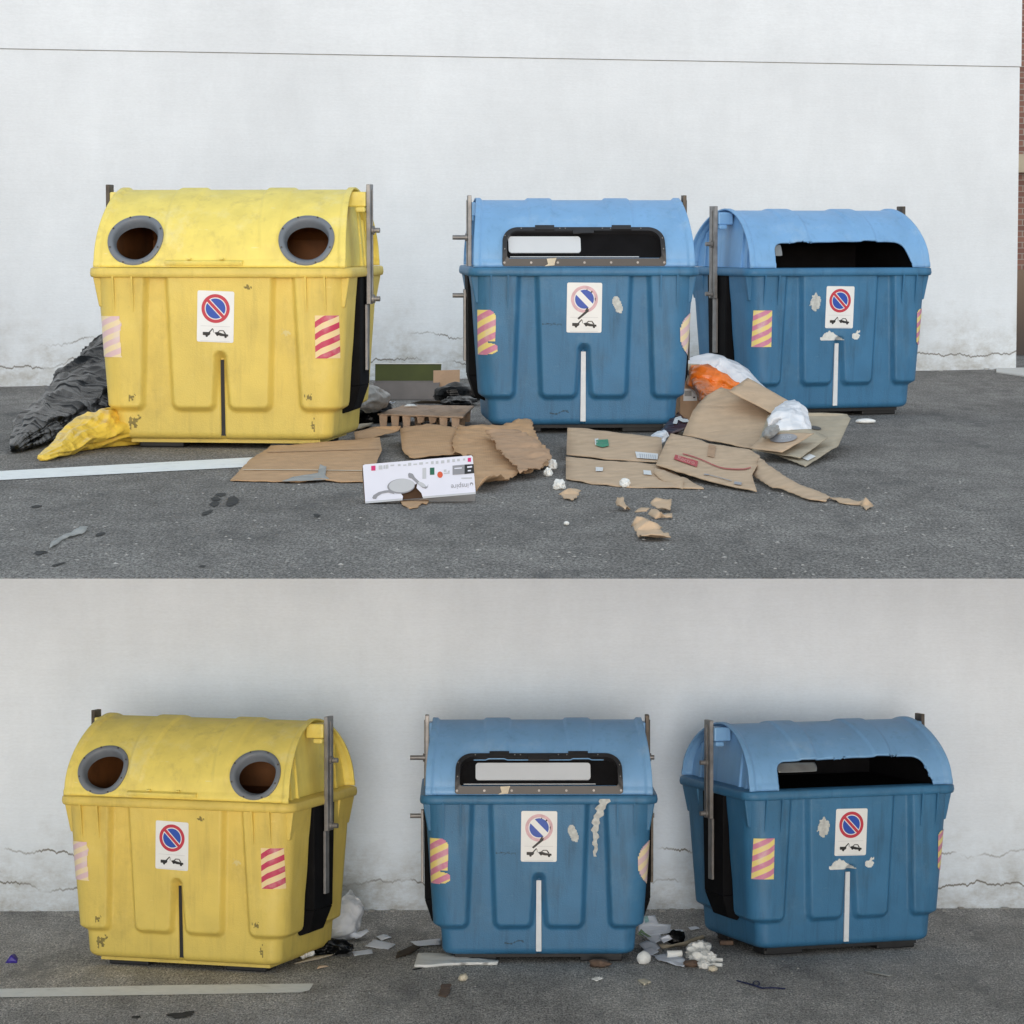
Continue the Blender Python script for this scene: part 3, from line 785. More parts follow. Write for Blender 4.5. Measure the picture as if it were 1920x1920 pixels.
        def flat(xa, xb, f0, f1, back, r, m, nm, par, th=.004):
            n_ = Vector((0, -(zb-za), yb-ya)).normalized(); L_ = math.hypot(yb-ya, zb-za); out = []
            for sx, sf, a0 in ((1,-1,-90),(1,1,0),(-1,1,90),(-1,-1,180)):
                for k in range(7):
                    a_ = R(a0+15*k); x = (xb-r if sx > 0 else xa+r) + r*math.cos(a_); f = (f1-r/L_ if sf > 0 else f0+r/L_) + r/L_*math.sin(a_)
                    out.append(Vector((x, lerp(ya, yb, f), lerp(za, zb, f))) - n_*back)
            g = MB(); n = len(out); g.add(out + [p - n_*th for p in out], [tuple(range(n)), tuple(range(n, 2*n))[::-1]] + [(k, n+k, n+(k+1)%n, (k+1)%n) for k in range(n)])
            return g.build(nm, m, par)
        fl = flat(X0-.01, X1+.01, .0, 1.0, .012, .06, M['dull_black'], 'slot_flap', t)
        flat(flapx[0], flapx[1], .34, .84, -.001, .022, M['mirror'], 'bright_plate', fl, .012)
        flat(X0+.03, X1-.16, .215, .235, .004, .001, M['mirror'], 'bright_edge', fl, .006)
        # torn paper caught on the frame
        tp = MB(); V = [LP(x, s, o) for x, s, o in ((-.27,.055,.032),(-.20,.060,.036),(-.21,.035,.034),(-.215,.010,.032),(-.285,.004,.036),(-.26,.02,.033))]
        tp.add(V, [tuple(range(6))]); tp.build('paper_scrap', M['paper_c'], t)
    else:
        def fsheet(xa, xb, sa, sb, off, r, m, nm):
            V = []; Fs = []; nn = 14
            for i in range(nn+1):
                for j in range(nn+1):
                    u, v = i/nn*2-1, j/nn*2-1
                    # squircle mapping gives rounded corners
                    uu = u*math.sqrt(1-.12*v*v); vv = v*math.sqrt(1-.12*u*u)
                    V.append(B.lid(lerp(xa, xb, uu/2+.5), lerp(sa, sb, vv/2+.5), off - .025*(v+1)*0, False))
            for i in range(nn):
                for j in range(nn): Fs.append((i*(nn+1)+j, (i+1)*(nn+1)+j, (i+1)*(nn+1)+j+1, i*(nn+1)+j+1))
            o = link(nm, mesh_from(nm, V, Fs, m, True), t); solid(o, .004); return o
        fsheet(flapx[0], flapx[1], flapx[2], s1-.012, -.018, .03, M['flap'], 'loose_flap')
        bl = MB(); V = [B.lid(lerp(-hb+.11, hb-.11, i/20), lerp(s1+.03, B.S-.02, j/16), -.035, False) for i in range(21) for j in range(17)]
        bl.add(V, [(i*17+j, (i+1)*17+j, (i+1)*17+j+1, i*17+j+1) for i in range(20) for j in range(16)])
        shade_ends(bl)
        bl.build('inner_liner', M['dull_black'], t)  # added black lining paints the dark interior behind the opening
    if kind == 'y':
        bl = MB(); V = [B.lid(lerp(-W/2+.15, W/2-.15, i/20), lerp(sc_+.22, B.S-.02, j/10), -.04, False) for i in range(21) for j in range(11)]
        bl.add(V, [(i*11+j, (i+1)*11+j, (i+1)*11+j+1, i*11+j+1) for i in range(20) for j in range(10)])
        shade_ends(bl)
        bl.build('inner_liner', M['liner_brown'], t)  # added brown lining paints the dim light inside
    # skids / castors under the body
    for sx in (-1, 1):
        for sy in (-1, 1):
            f_ = MB(); f_.box(sx*.44-.15, sx*.44+.15, sy*.33-.10, sy*.33+.10, 0, .062)
            bev(f_.build('foot', M['black'], t), .01)
    pl = MB(); pl.box(-W/2+.24, W/2-.24, -.46, .46, .035, .0615); pl.build('base_plate', bodm if kind == 'y' else M['black'], t)
    return t, B

# ------------------------------------------------------------------ setting: upper lot
DECK_Y = G(960, 1085).y
def plane_obj(name, pts, m, kind='structure', z=0.0):
    V = [Vector((x, y, z)) for x, y in pts]
    o = link(name, mesh_from(name, V, [tuple(range(len(V)))], m), None, True, (0, 0, 0)); return tag(o, kind=kind)
use_upper()
# thin deck whose near edge tapers to nothing
V = [(-9, DECK_Y, 0), (16, DECK_Y, 0), (16, 52, 0), (-9, 52, 0), (-9, DECK_Y+3, -.15), (16, DECK_Y+3, -.15), (16, 52, -.15), (-9, 52, -.15)]
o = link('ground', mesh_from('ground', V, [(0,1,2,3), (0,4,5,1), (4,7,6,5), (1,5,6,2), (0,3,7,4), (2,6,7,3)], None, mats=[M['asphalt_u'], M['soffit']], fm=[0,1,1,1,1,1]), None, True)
tag(o, kind='structure')

def wall_run(name, a, b, ext_a, ext_b, zsplit, zt, m, label, thick=.3, seam=True):
    a = Vector((a[0], a[1], 0)); b = Vector((b[0], b[1], 0)); d = (b-a).normalized()
    a2 = a - d*ext_a; b2 = b + d*ext_b; L_ = (b2-a2).length
    t = thing(name, a2, math.atan2(d.y, d.x), label, 'wall')
    lw = MB(); lw.box(0, L_, 0, thick, -.02, zsplit-.004); lw.build('lower_course', m, t)
    if seam:
        uw = MB(); uw.box(-.002, L_+.012, -.010, thick, zsplit+.004, zt); uw.build('upper_course', m, t)
        jn = MB(); jn.box(.01, L_-.01, .012, thick-.01, zsplit-.0035, zsplit+.0035); jn.build('mortar_joint', M['rag'], t)
    return t, a2, d, L_
WA, WB = G(0, 725), G(1905, 692)
ZJ = HC + (HOR_U - 95) / F * WA.y
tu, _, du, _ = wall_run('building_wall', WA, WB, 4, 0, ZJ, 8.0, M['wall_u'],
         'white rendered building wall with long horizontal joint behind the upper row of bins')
# rain gutter stub at the corner of the wall
# pale pavement at the corner and brick building beyond
p0 = G(1868, 699); p1 = G(1990, 716); p2 = G(1990, 690); p3 = G(1868, 692)
pv = MB(); pts = [Vector((p.x, p.y, 0)) for p in (p0, p1, p2, p3)]
pv.hexa([p + Vector((0, 0, -.02)) for p in pts] + [p + Vector((0, 0, .012)) for p in pts])
o = pv.build('pavement', M['concrete']); tag(o, kind='structure')
bt = thing('brick_building', (5.6, 38.0, 0), 0, 'red brick building with beige ledge and dark doorway beyond the wall corner', 'building')
bw = MB(); bw.box(-.1, 9, 0, 5, -.02, 8.5); bw.build('wall', M['brick'], bt)
for z, h in ((2.02, .20), (4.6, .2)):
    lb = MB(); lb.box(-.2, 9.1, -.22, -.003, z, z+h); lb.build('ledge', M['beige'], bt)
for x in (.42, 2.6, 4.8):
    for z, h in ((2.5, 1.3), (5.2, 1.3)):
        wn = MB(); wn.box(x, x+1.1, -.05, -.004, z, z+h); f = wn.build('window', M['beige'], bt)
        pn = MB(); pn.box(x+.07, x+1.03, -.058, -.0505, z+.07, z+h-.07); pn.build('pane', M['darkglass'], f)
dr = MB(); dr.box(-.05, 2.4, -.06, -.004, 0, .95); dr.build('garage_door', M['darkglass'], bt)

def ground_strip(name, quad, m, z=.004, kind='structure', nseg=1):
    V = [G(px, py, z) for px, py in quad]
    return tag(link(name, mesh_from(name, V, [tuple(range(len(V)))], m), None, True), kind=kind)
ground_strip('road_marking', [(-260, 905), (-260, 884), (0, 883), (130, 876), (480, 857), (560, 853), (548, 870), (470, 875), (130, 893), (0, 900)], M['paint'])

# ------------------------------------------------------------------ stickers on bins
def ell(cx, cy, rx_, ry_):
    return lambda u, v: ((u-cx)/rx_)**2 + ((v-cy)/ry_)**2 < 1
def rough(fn, amp=.08, sd=0):
    def f(u, v):
        return fn(u + amp*noise.noise((u*5, v*5, sd)), v + amp*noise.noise((u*5+9, v*5, sd)))
    return f
def yellow_stickers(t, B):
    no_parking(B, -.025, .87, .245, .335, R(-2), t)
    decal_grid(B, .635, .755, .60, .88, None, M['stripe_y'], 'warning_sticker', t)
    decal_grid(B, -.775, -.65, .60, .87, rough(lambda u, v: u < .9, .1), M['stripe_v'], 'warning_sticker', t)
    decal_grid(B, .40, .47, .74, .79, rough(ell(.5, .5, .4, .3), .5, 3), M['scuff'], 'scuff_mark', t, off=.002)
    for q, z, w_, h in ((.585, .345, .07, .05), (.60, .16, .04, .10), (-.60, .335, .06, .05), (-.60, .17, .10, .10), (.19, 1.06, .06, .04)):
        decal_grid(B, q-w_/2, q+w_/2, z-h/2, z+h/2, rough(ell(.5, .5, .36, .36), .45, q*9), M['smudge'], 'dirt_mark', t, off=.002)
def blue_mid_stickers(t, B):
    no_parking(B, .0, .90, .250, .355, R(-.6), t, True)
    def blob(u, v):
        if v > .30: return u < .86 - .25*max(0, (v-.8)/.2)**2
        return u < .55 or ((u-.55)/.42)**2 + ((v-.14)/.13)**2 < 1
    decal_grid(B, -.725, -.612, .565, .885, blob, M['stripe_f'], 'warning_sticker', t)
    decal_grid(B, .66, .755, .55, .86, lambda u, v: ((u-1)/.95)**2 + ((v-.5)/.5)**2 < 1, M['stripe_v'], 'warning_sticker', t)
    decal_grid(B, .20, .275, .86, .98, rough(lambda u, v: abs(u-.5+.5*(v-.5)) < .42*math.sqrt(max(0, 1-(2*v-1)**2)), .08), M['patch'], 'peeled_label', t, off=.003)
    decal_grid(B, -.30, -.16, .775, .792, rough(lambda u, v: abs(v-.5) < .2, .5), M['smudge_b'], 'scratch_mark', t, off=.002, cell=.003)
    decal_grid(B, -.24, -.10, .13, .17, rough(lambda u, v: abs(v-.5+.3*math.sin(u*6)) < .10, .2), M['smudge_b'], 'scratch_mark', t, off=.002, cell=.003)
def blue_right_stickers(t, B):
    no_parking(B, -.005, .875, .245, .335, R(-1), t)
    decal_grid(B, -.705, -.595, .565, .855, rough(lambda u, v: min(u, 1-u) > .02 or abs(v-.5) < .44, .02), M['stripe_f'], 'warning_sticker', t)
    decal_grid(B, .655, .755, .565, .855, lambda u, v: u > .12 + .2*max(0, abs(v-.5)-.4)*10, M['stripe_f'], 'warning_sticker', t)
    decal_grid(B, -.27, -.165, .845, .995, rough(ell(.5, .48, .42, .46), .18, 2), M['patch'], 'peeled_label', t, off=.003)
    decal_grid(B, -.17, .08, .605, .695, rough(lambda u, v: v < (.95 - abs(u-.3)*1.5 if u > .3 else .3+u*2.1) and v > .08 + .25*max(0, .2-u), .06, 4), M['patch_w'], 'torn_label', t, off=.003)
    decal_grid(B, .105, .18, .61, .69, rough(lambda u, v: ((u-.5)/.45)**2+((v-.4)/.36)**2 < 1 or (u > .55 and .75 < v < .95), .1, 7), M['patch_w'], 'torn_label', t, off=.003)

# ------------------------------------------------------------------ litter builders
ZF = 1.0
def sheet(name, pts, m, label, cat, group=None, thick=.005, jag=0.0, crumple=.004, cell=.035, seed=0, parent=None, curl=0.0):
    """pts: outline as (px, py, z): picture position and height above the lot; a real sheet of card with thickness"""
    random.seed(seed)
    P = [G(x, y, max(z*ZF, thick/2 + .002)) for x, y, z in pts]
    out = []
    n = len(P)
    for i in range(n):
        a, b = P[i], P[(i+1) % n]; L_ = (b-a).length; c = max(1, int(L_ / cell))
        for k in range(c):
            p = a.lerp(b, k/c)
            if k and jag: p = p + Vector((random.uniform(-jag, jag), random.uniform(-jag, jag)*2, 0))
            out.append(p)
    pts2 = [[Vector((p.x, p.y*.35, 0)) for p in out]]
    tri = tessellate_polygon(pts2)
    bm = bmesh.new(); vs = [bm.verts.new(p) for p in out]
    for t3 in tri:
        try: bm.faces.new([vs[i] for i in t3])
        except ValueError: pass
    for _ in range(3):
        es = [e for e in bm.edges if e.calc_length() > cell*1.6]
        if not es: break
        bmesh.ops.subdivide_edges(bm, edges=es, cuts=1)
        bmesh.ops.triangulate(bm, faces=[f for f in bm.faces if len(f.verts) > 3])
    for v in bm.verts:
        d = crumple * (1.3*noise.noise(v.co*5 + Vector((seed, 0, 0))) + .8*noise.noise(v.co*14 + Vector((0, seed, 0))))
        if curl: d += curl * max(0, noise.noise(v.co*2.2 + Vector((seed, 7, 0))))
        v.co.z = max(v.co.z + d + crumple*.6, thick/2 + .0015)
    bmesh.ops.recalc_face_normals(bm, faces=bm.faces)
    if sum(f.normal.z for f in bm.faces) < 0: bmesh.ops.reverse_faces(bm, faces=bm.faces)
    V = [v.co.copy() for v in bm.verts]; bm.verts.index_update(); Fs = [[v.index for v in f.verts] for f in bm.faces]; bm.free()
    tree = BVHTree.FromPolygons(V, Fs)
    o = place(name, V, Fs, m, label, cat, group, parent=parent, smooth=False); solid(o, thick, 0)
    o.data.polygons.foreach_set('use_smooth', [True]*len(o.data.polygons))
    n_ = (P[1]-P[0]).cross(P[2]-P[0]).normalized()
    if n_.z < 0: n_ = -n_
    o['_t'] = 1; del o['_t']
    return o, {'bvh': tree, 't': thick, 'plane': (P[0], n_)}
def print_on(name, polys, pl, m, parent, off=.009):
    g = MB()
    for pts in polys:
        P2 = [(x, y) for x, y in pts]; T3 = [tuple(t) for t in tessellate_polygon([[Vector((x, y, 0)) for x, y in pts]])]
        for _ in range(3 if isinstance(pl, dict) and len(pts) < 40 else 0):
            cache = {}; T4 = []
            def mid(a, b):
                k = (min(a, b), max(a, b))
                if k not in cache: cache[k] = len(P2); P2.append(((P2[a][0]+P2[b][0])/2, (P2[a][1]+P2[b][1])/2))
                return cache[k]
            for a, b, c in T3:
                ab, bc, ca = mid(a, b), mid(b, c), mid(c, a); T4 += [(a, ab, ca), (ab, b, bc), (ca, bc, c), (ab, bc, ca)]
            T3 = T4
        g.add([onplane(x, y, pl, off) for x, y in P2], T3)
    return place(name, g.v, g.f, m, parent=parent)
def text_on(name, txt, o0, ex, ey, pl, m, parent, off=.010):
    cu = bpy.data.curves.new('t', 'FONT'); cu.body = txt; cu.size = 1.0; cu.align_x = 'CENTER'; cu.align_y = 'CENTER'
    to = bpy.data.objects.new('t', cu); col.objects.link(to); bpy.context.view_layer.update()
    me = bpy.data.meshes.new_from_object(to.evaluated_get(bpy.context.evaluated_depsgraph_get()))
    pts = [(v.co.x, v.co.y) for v in me.vertices]; Fs = [tuple(p.vertices) for p in me.polygons]
    col.objects.unlink(to); bpy.data.meshes.remove(me); bpy.data.objects.remove(to); bpy.context.view_layer.update()
    V = [onplane(o0[0] + x*ex[0] + y*ey[0], o0[1] + x*ex[1] + y*ey[1], pl, off) for x, y in pts]
    return place(name, V, Fs, m, parent=parent)
def vor(v): return noise.voronoi(v)[0][0]
def ridged(v): return 1 - abs(noise.noise(v))*2
def bag(name, path, m, label, cat, seed=0, nth=110, nst=90, amp=.25, freq=7, group=None, sag=1.0):
    """path: (px, py, z of centre, horizontal radius, vertical radius)"""
    C_ = [G(p[0], p[1], p[2]) for p in path]; n = len(path)
    def cr(vals, t):
        i = min(int(t), n-2); f = t - i
        p0, p1, p2, p3 = vals[max(i-1, 0)], vals[i], vals[i+1], vals[min(i+2, n-1)]
        return (p1*2 + (p2-p0)*f + (p0*2-p1*5+p2*4-p3)*f*f + (p1*3-p0-p2*3+p3)*f*f*f) * .5
    V = []; Fs = []
    for j in range(nst+1):
        t = (n-1)*j/nst; c = cr(C_, t); c2 = cr(C_, min(n-1, t+.05)); c1 = cr(C_, max(0, t-.05))
        T = (c2-c1); T.z *= .3; T = T.normalized() if T.length > 1e-6 else Vector((1, 0, 0))
        side = T.cross(Vector((0, 0, 1))).normalized(); up = side.cross(T).normalized()
        rh = max(.004, cr([p[3] for p in path], t)); rv = max(.004, cr([p[4] for p in path], t))
        endf = min(1, math.sqrt(max(0, min(j, nst-j)) / 3.0)) if min(j, nst-j) < 3 else 1
        for i in range(nth):
            a = 2*math.pi*i/nth; d = side*math.cos(a)*rh + up*math.sin(a)*rv
            q = c + d
            tw = a + .7*noise.noise(c*2.5 + Vector((seed, 0, 0)))
            e = Vector((math.cos(tw)*1.25, math.sin(tw)*1.25, t*.75 + seed)); e2 = Vector((math.cos(tw)*2.6, math.sin(tw)*2.6, t*1.5 + seed*2))
            w_ = 1 + amp*2.0*(vor(e) - .42) + amp*.9*(vor(e2) - .42) + amp*.35*(vor(q*freq*1.3) - .42) + amp*.6*noise.noise(q*freq*.5)
            q = c + d*w_*endf; q.z = max(q.z, .006 + .002*noise.noise(q*30))
            V.append(q)
    for j in range(nst):
        for i in range(nth): k = (i+1) % nth; Fs.append((j*nth+i, j*nth+k, (j+1)*nth+k, (j+1)*nth+i))
    Fs.append(tuple(range(nth))[::-1]); Fs.append(tuple(range(nst*nth, (nst+1)*nth)))
    return place(name, V, Fs, m, label, cat, group, smooth=True)
def crumple(name, px, py, sx, sy, sz, m, label, cat, seed=0, amp=.38, freq=1.25, group=None, sub=4, z0=0.0, flat=False, rz=0.0, parent=None):
    bm = bmesh.new(); bmesh.ops.create_icosphere(bm, subdivisions=sub, radius=1.0)
    base = G(px, py, z0); V = []
    c_, s_ = math.cos(rz), math.sin(rz)
    for v in bm.verts:
        q = v.co*freq + Vector((seed*3.1, seed, 0)); k = 1 + amp*1.6*(vor(q) - .45) + amp*.9*(vor(q*2.1) - .42)
        p = v.co*k; x, y = p.x*sx, p.y*sy
        V.append(base + Vector((x*c_-y*s_, x*s_+y*c_, max(-.0, (p.z+.75)*sz*.57) + .002)))
    Fs = [[v.index for v in f.verts] for f in bm.faces]; bm.free()
    return place(name, V, Fs, m, label, cat, group, smooth=not flat, parent=parent)

# ------------------------------------------------------------------ upper lot: bins
def at_bin(spec): return spec
use_upper()
t, B = make_bin('y', (-1.825, 22.92, 0), R(-8), 'yellow recycling bin standing among cardboard litter, beside the black rubbish bag', 'recycling_bin')
yellow_stickers(t, B)
t, B = make_bin('b', (.464, 24.55, 0), R(4.0), 'blue paper bin with short bright plate in its slot, between the cardboard heaps', 'recycling_bin', .985, 'frame', (-.535, -.02), 1.665)
blue_mid_stickers(t, B)
t, B = make_bin('b', (2.30, 26.6, 0), R(20), 'blue paper bin with broken open slot, behind the heap of bags and flattened boxes', 'recycling_bin', .955, 'cut', (-.55, -.49, .10), 1.645)
blue_right_stickers(t, B)

# ------------------------------------------------------------------ upper lot: litter
bag('rubbish_bag', [(22, 843, .03, .02, .02), (60, 815, .08, .10, .07), (105, 780, .13, .20, .13), (160, 745, .20, .26, .19), (200, 715, .28, .26, .24), (240, 705, .28, .24, .22)],
    M['bag_black'], 'black plastic rubbish bag slumped on the ground left of the yellow bin', 'rubbish bag', 3, amp=.42, freq=4.0)
bag('plastic_bag', [(76, 860, .02, .02, .015), (95, 850, .04, .05, .03), (140, 825, .08, .10, .07), (190, 805, .12, .15, .11), (245, 805, .10, .17, .11), (262, 803, .09, .10, .08)],
    M['bag_yellow'], 'thin yellow plastic bag with twisted end lying by the yellow bin', 'plastic bag', 8, amp=.36, freq=5)

o, pl = sheet('cardboard_sheet', [(432, 902, 0), (470, 862, .02), (508, 838, .035), (712, 822, .06), (716, 845, .05), (690, 904, 0), (640, 905, 0), (600, 899, .012), (560, 905, 0)],
      M['card'], 'flat brown cardboard sheet with torn front edge, before the yellow bin', 'cardboard', seed=1, crumple=.006)
print_on('fold_line', [[(447, 882), (560, 882.5), (700, 884), (700, 885), (560, 883.6), (447, 883)]], pl, M['paper_c'], o, .004)
print_on('fold_line', [[(500, 849), (600, 846), (712, 843), (712, 843.8), (600, 846.9), (500, 850)]], pl, M['card_in'], o, .004)
sheet('torn_lining', [(528, 902, .016), (560, 893, .018), (596, 888, .02), (600, 872, .03), (612, 876, .04), (610, 892, .02), (618, 899, .012), (585, 902, .014)], M['rag'], None, None, seed=5, parent=o, thick=.003, cell=.02)
sheet('cardboard_strip', [(618, 812, 0), (640, 800, .01), (700, 793, .02), (690, 801, .012), (640, 812, 0)], M['card3'], 'narrow dull cardboard strip beside the corner of the yellow bin in the littered row', 'cardboard', seed=2)
o, _ = sheet('cardboard_flap', [(666, 824, .0), (664, 812, .03), (700, 802, .05), (752, 800, .06), (748, 808, .03), (690, 824, 0)], M['card'], 'folded brown cardboard flap just left of the pulp tray', 'cardboard', seed=3)
o, _ = sheet('cardboard_sheet', [(750, 805, .09), (800, 798, .11), (862, 803, .11), (858, 822, .07), (850, 838, .05), (872, 852, .02), (770, 860, .02), (754, 846, .03)],
      M['card'], 'brown cardboard panel directly in front of the pulp tray', 'cardboard', seed=4, crumple=.008)
sheet('cardboard_sheet', [(848, 836, .055), (860, 800, .12), (874, 803, .12), (995, 793, .10), (1010, 832, .07), (1036, 866, .035), (1018, 882, .012), (985, 888, .018), (955, 904, .002), (940, 890, .07), (912, 897, .08), (893, 924, .004), (884, 860, .03), (852, 853, .03)],
      M['card'], 'large crumpled brown cardboard sheet behind the white printed carton', 'cardboard', seed=6, crumple=.018, jag=.006, curl=.03)
sheet('cardboard_sheet', [(910, 812, .12), (960, 806, .13), (1004, 826, .12), (1034, 862, .075), (1010, 882, .045), (975, 890, .045), (938, 850, .09)],
      M['card_in'], 'stained cardboard piece lying on top of the large crumpled sheet', 'cardboard', seed=7, crumple=.016, jag=.008, curl=.02)

# pulp tray
a = G(708, 777, .115); bq = G(868, 783, .115); c = G(889, 762, .115); d = G(757, 760, .115)
tt = thing('pulp_tray', ((a.x+c.x)/2, (a.y+c.y)/2, 0), 0, 'moulded brown pulp packing tray with short legs between the bins', 'packing tray')
inv = tt.matrix_world.inverted()
g = MB(); nn = 26; V = []
for i in range(nn+1):
    for j in range(nn+1):
        p = a.lerp(bq, i/nn).lerp(d.lerp(c, i/nn), j/nn)
        cup = math.sin(i/nn*math.pi*6)*math.sin(j/nn*math.pi*3)
        p = p + Vector((0, 0, -.022*max(0, cup)*(1 if 0 < i < nn and 0 < j < nn else 0) + .004*noise.noise(p*9))); V.append(inv @ p)
g.add(V, [(i*(nn+1)+j, (i+1)*(nn+1)+j, (i+1)*(nn+1)+j+1, i*(nn+1)+j+1) for i in range(nn) for j in range(nn)])
tp = g.build('tray_top', M['pulp'], tt, True); solid(tp, .010, 0)
for row in (0.03, .5, .93):
    for u in ((.06, .20, .335, .77, .91) if row < .1 else (.06, .35, .63, .91)):
        p = inv @ a.lerp(bq, u).lerp(d.lerp(c, u), row); g = MB(); r1, r2 = .030, .023
        g.hexa([(p.x-r2, p.y-r2, .004), (p.x+r2, p.y-r2, .004), (p.x+r2, p.y+r2, .004), (p.x-r2, p.y+r2, .004),
                (p.x-r1, p.y-r1, p.z-.004), (p.x+r1, p.y-r1, p.z-.004), (p.x+r1, p.y+r1, p.z-.004), (p.x-r1, p.y+r1, p.z-.004)])
        bev(g.build('tray_leg', M['pulp'], tt), .006)
for u in (.50, .64):
    p = inv @ a.lerp(bq, u).lerp(d.lerp(c, u), .05); g = MB()
    g.hexa([(p.x-.02, p.y-.012, .060), (p.x+.016, p.y-.012, .068), (p.x+.022, p.y+.02, .064), (p.x-.02, p.y+.02, .058),
            (p.x-.03, p.y-.03, p.z-.004), (p.x+.03, p.y-.03, p.z-.004), (p.x+.03, p.y+.03, p.z-.004), (p.x-.03, p.y+.03, p.z-.004)])
    g.build('broken_leg', M['pulp'], tt)

# white printed carton, lying on its long edge and leaning back
pA, pB = G(685, 944, .004), G(892, 926, .048)
ez = (pB - pA); Lc = ez.length; ez.normalize(); nrm = Vector((ez.y, -ez.x, 0)); lean = R(32)
upv = (Vector((0, 0, 1))*math.cos(lean) - nrm*math.sin(lean)).normalized(); fn = ez.cross(upv).normalized()
if fn.y > 0: fn = -fn
Hc = .232; Tc = .085
ct = thing('printed_carton', (pA+pB)/2, 0, 'white printed carton with grey photo and torn hole, in front of the brown sheets', 'carton')
def cp(u, v, dpt=0.0): return pA + ez*(u*Lc) + upv*(v*Hc) + fn*dpt
# front panel with a torn hole (outline with notch), sides and back
notch = [(.455, .0), (.462, .10), (.44, .20), (.44, .30), (.48, .40), (.50, .54), (.53, .40), (.55, .46), (.57, .36), (.60, .40), (.59, .28), (.63, .14), (.64, .02)]
outl = [(0, .02), (0, .98), (.02, 1.0), (1.0-.01, 1.0), (1, .96), (1, .02)] + [(u-.12, v) for u, v in notch[::-1]]
outl[0] = (.0, .02)
Fp = MB(); pts = [(u, v*1.0 if v > .0 else 0) for u, v in outl]
Fp.add([cp(u, v, .001) for u, v in pts], [tuple(x) for x in tessellate_polygon([[Vector((u*2.6, v, 0)) for u, v in pts]])])
def under(g, name, m, par=None): return place(name, g.v, g.f, m, parent=par or ct)
under(Fp, 'front_panel', M['boxwhite'])
g = MB(); q = [cp(0, 0, -Tc), cp(1, 0, -Tc), cp(1, 1, -Tc), cp(0, 1, -Tc)]
q = [Vector((v.x, v.y, max(.003, v.z))) for v in q]; f0 = [cp(0, .005, 0), cp(1, .005, 0), cp(1, 1, 0), cp(0, 1, 0)]
g.add(q + f0, [(0,1,2,3), (0,4,7,3), (1,2,6,5), (3,7,6,2)]); under(g, 'inner_box', M['card_brown'])
g = MB(); g.add(q + f0, [(0,1,5,4)]); g.v = g.v; under(g, 'bottom_panel', M['print_pale'])
g = MB(); g.add([cp(.0, -.005, .002), cp(.335, -.005, .002), cp(.335, .045, .0025), cp(.0, .045, .0025)], [(0,1,2,3)])
g.add([cp(.52, -.005, .002), cp(1, -.005, .002), cp(1, .045, .0025), cp(.52, .045, .0025)], [(0,1,2,3)]); under(g, 'bottom_edge', M['print_pale'])
plc = (cp(0, 0, 0), fn)
Fparent = ct
def pr(polys, m, name='print', off=.003): return print_on(name, polys, plc, M[m], ct, off)
def el(cx, cy, rx_, ry_, rot=0, n=28):
    c_, s_ = math.cos(R(rot)), math.sin(R(rot))
    return [(cx + rx_*math.cos(2*math.pi*i/n)*c_ - ry_*math.sin(2*math.pi*i/n)*s_, cy + rx_*math.cos(2*math.pi*i/n)*s_ + ry_*math.sin(2*math.pi*i/n)*c_) for i in range(n)]
pr([el(752, 912, 26, 14, -4)], 'print_grey', 'lamp_picture'); pr([el(753, 911, 24, 12.5, -4)], 'print_pale', 'lamp_picture', .0036)
pr([[(698, 934), (700, 929), (710, 923), (722, 920), (734, 919), (740, 927), (728, 924), (716, 926), (708, 931), (705, 936), (700, 936)]], 'print_grey', 'lamp_picture', .0033)
pr([[(765, 889), (768, 887), (774, 889), (778, 896), (790, 907), (797, 912), (801, 913), (803, 908), (802, 914), (798, 917), (792, 915), (780, 905), (772, 898), (766, 896)]], 'print_grey', 'lamp_picture', .0033)
pr([el(791, 909, 8, 3.5, 30)], 'print_pale', 'lamp_picture', .0036)
pr([[(696, 874), (704, 873.4), (704, 882.6), (696, 883)], [(877, 859), (883, 858.5), (883, 866), (877, 866.5)]], 'print_pink', 'pink_square')
pr([[(806, 877.5), (814.5, 877), (814.5, 890.5), (806, 891)]], 'print_green', 'green_square')
pr([el(825, 890.5, 5.2, 6)], 'print_orange', 'orange_stamp')
pr([[(848.5, 873.5), (871, 871.5), (871, 889.5), (848.5, 891)]], 'print_grey', 'grey_square'); pr([[(871, 871.5), (888, 870.5), (889, 887.5), (871, 889.5)]], 'ink', 'black_square')
pr([[(852, 878), (866, 876.8), (866, 879), (852, 880)], [(876, 875), (885, 874), (885, 877), (876, 878)], [(877, 882), (883, 881.5), (883, 884), (877, 884.5)]], 'boxwhite', 'label_lines', .0036)
pr([[(x, y0), (x+w2, y0-.5), (x+w2, y0+h2), (x, y0+h2+.4)] for x, y0, w2, h2 in
    ((710, 873.5, 7, 7), (719, 873, 3, 6), (723, 872, 5, 7), (732, 872, 7, 2), (746, 871, 5, 3), (756, 871.5, 6, 2), (765, 868.5, 6, 5), (775, 870, 7, 2), (786, 867.5, 7, 4), (798, 867.5, 5, 2),
     (808, 865.5, 5, 5), (817, 865, 5, 5), (827, 864, 6, 5), (838, 862.5, 5, 5), (848, 861.5, 5, 5), (857, 861, 5, 4), (868, 860.5, 4, 3), (832, 881, 5, 4), (840, 883, 3, 3), (832, 887, 11, 1.5), (792, 878, 7, 20), (865, 896, 20, 2))], 'print_pale', 'small_symbols')
pr([el(x, y, r1, r1) for x, y, r1 in ((884, 908, 3.2),)] , 'print_grey', 'brand_mark')
text_on('brand_lettering', 'inspire', (862, 912), (-12.5, 1.0), (.2, 13.5), plc, M['print_grey'], ct, .003)
pr([el(884, 910, 1.6, 2.2)], 'boxwhite', 'brand_mark', .0036)
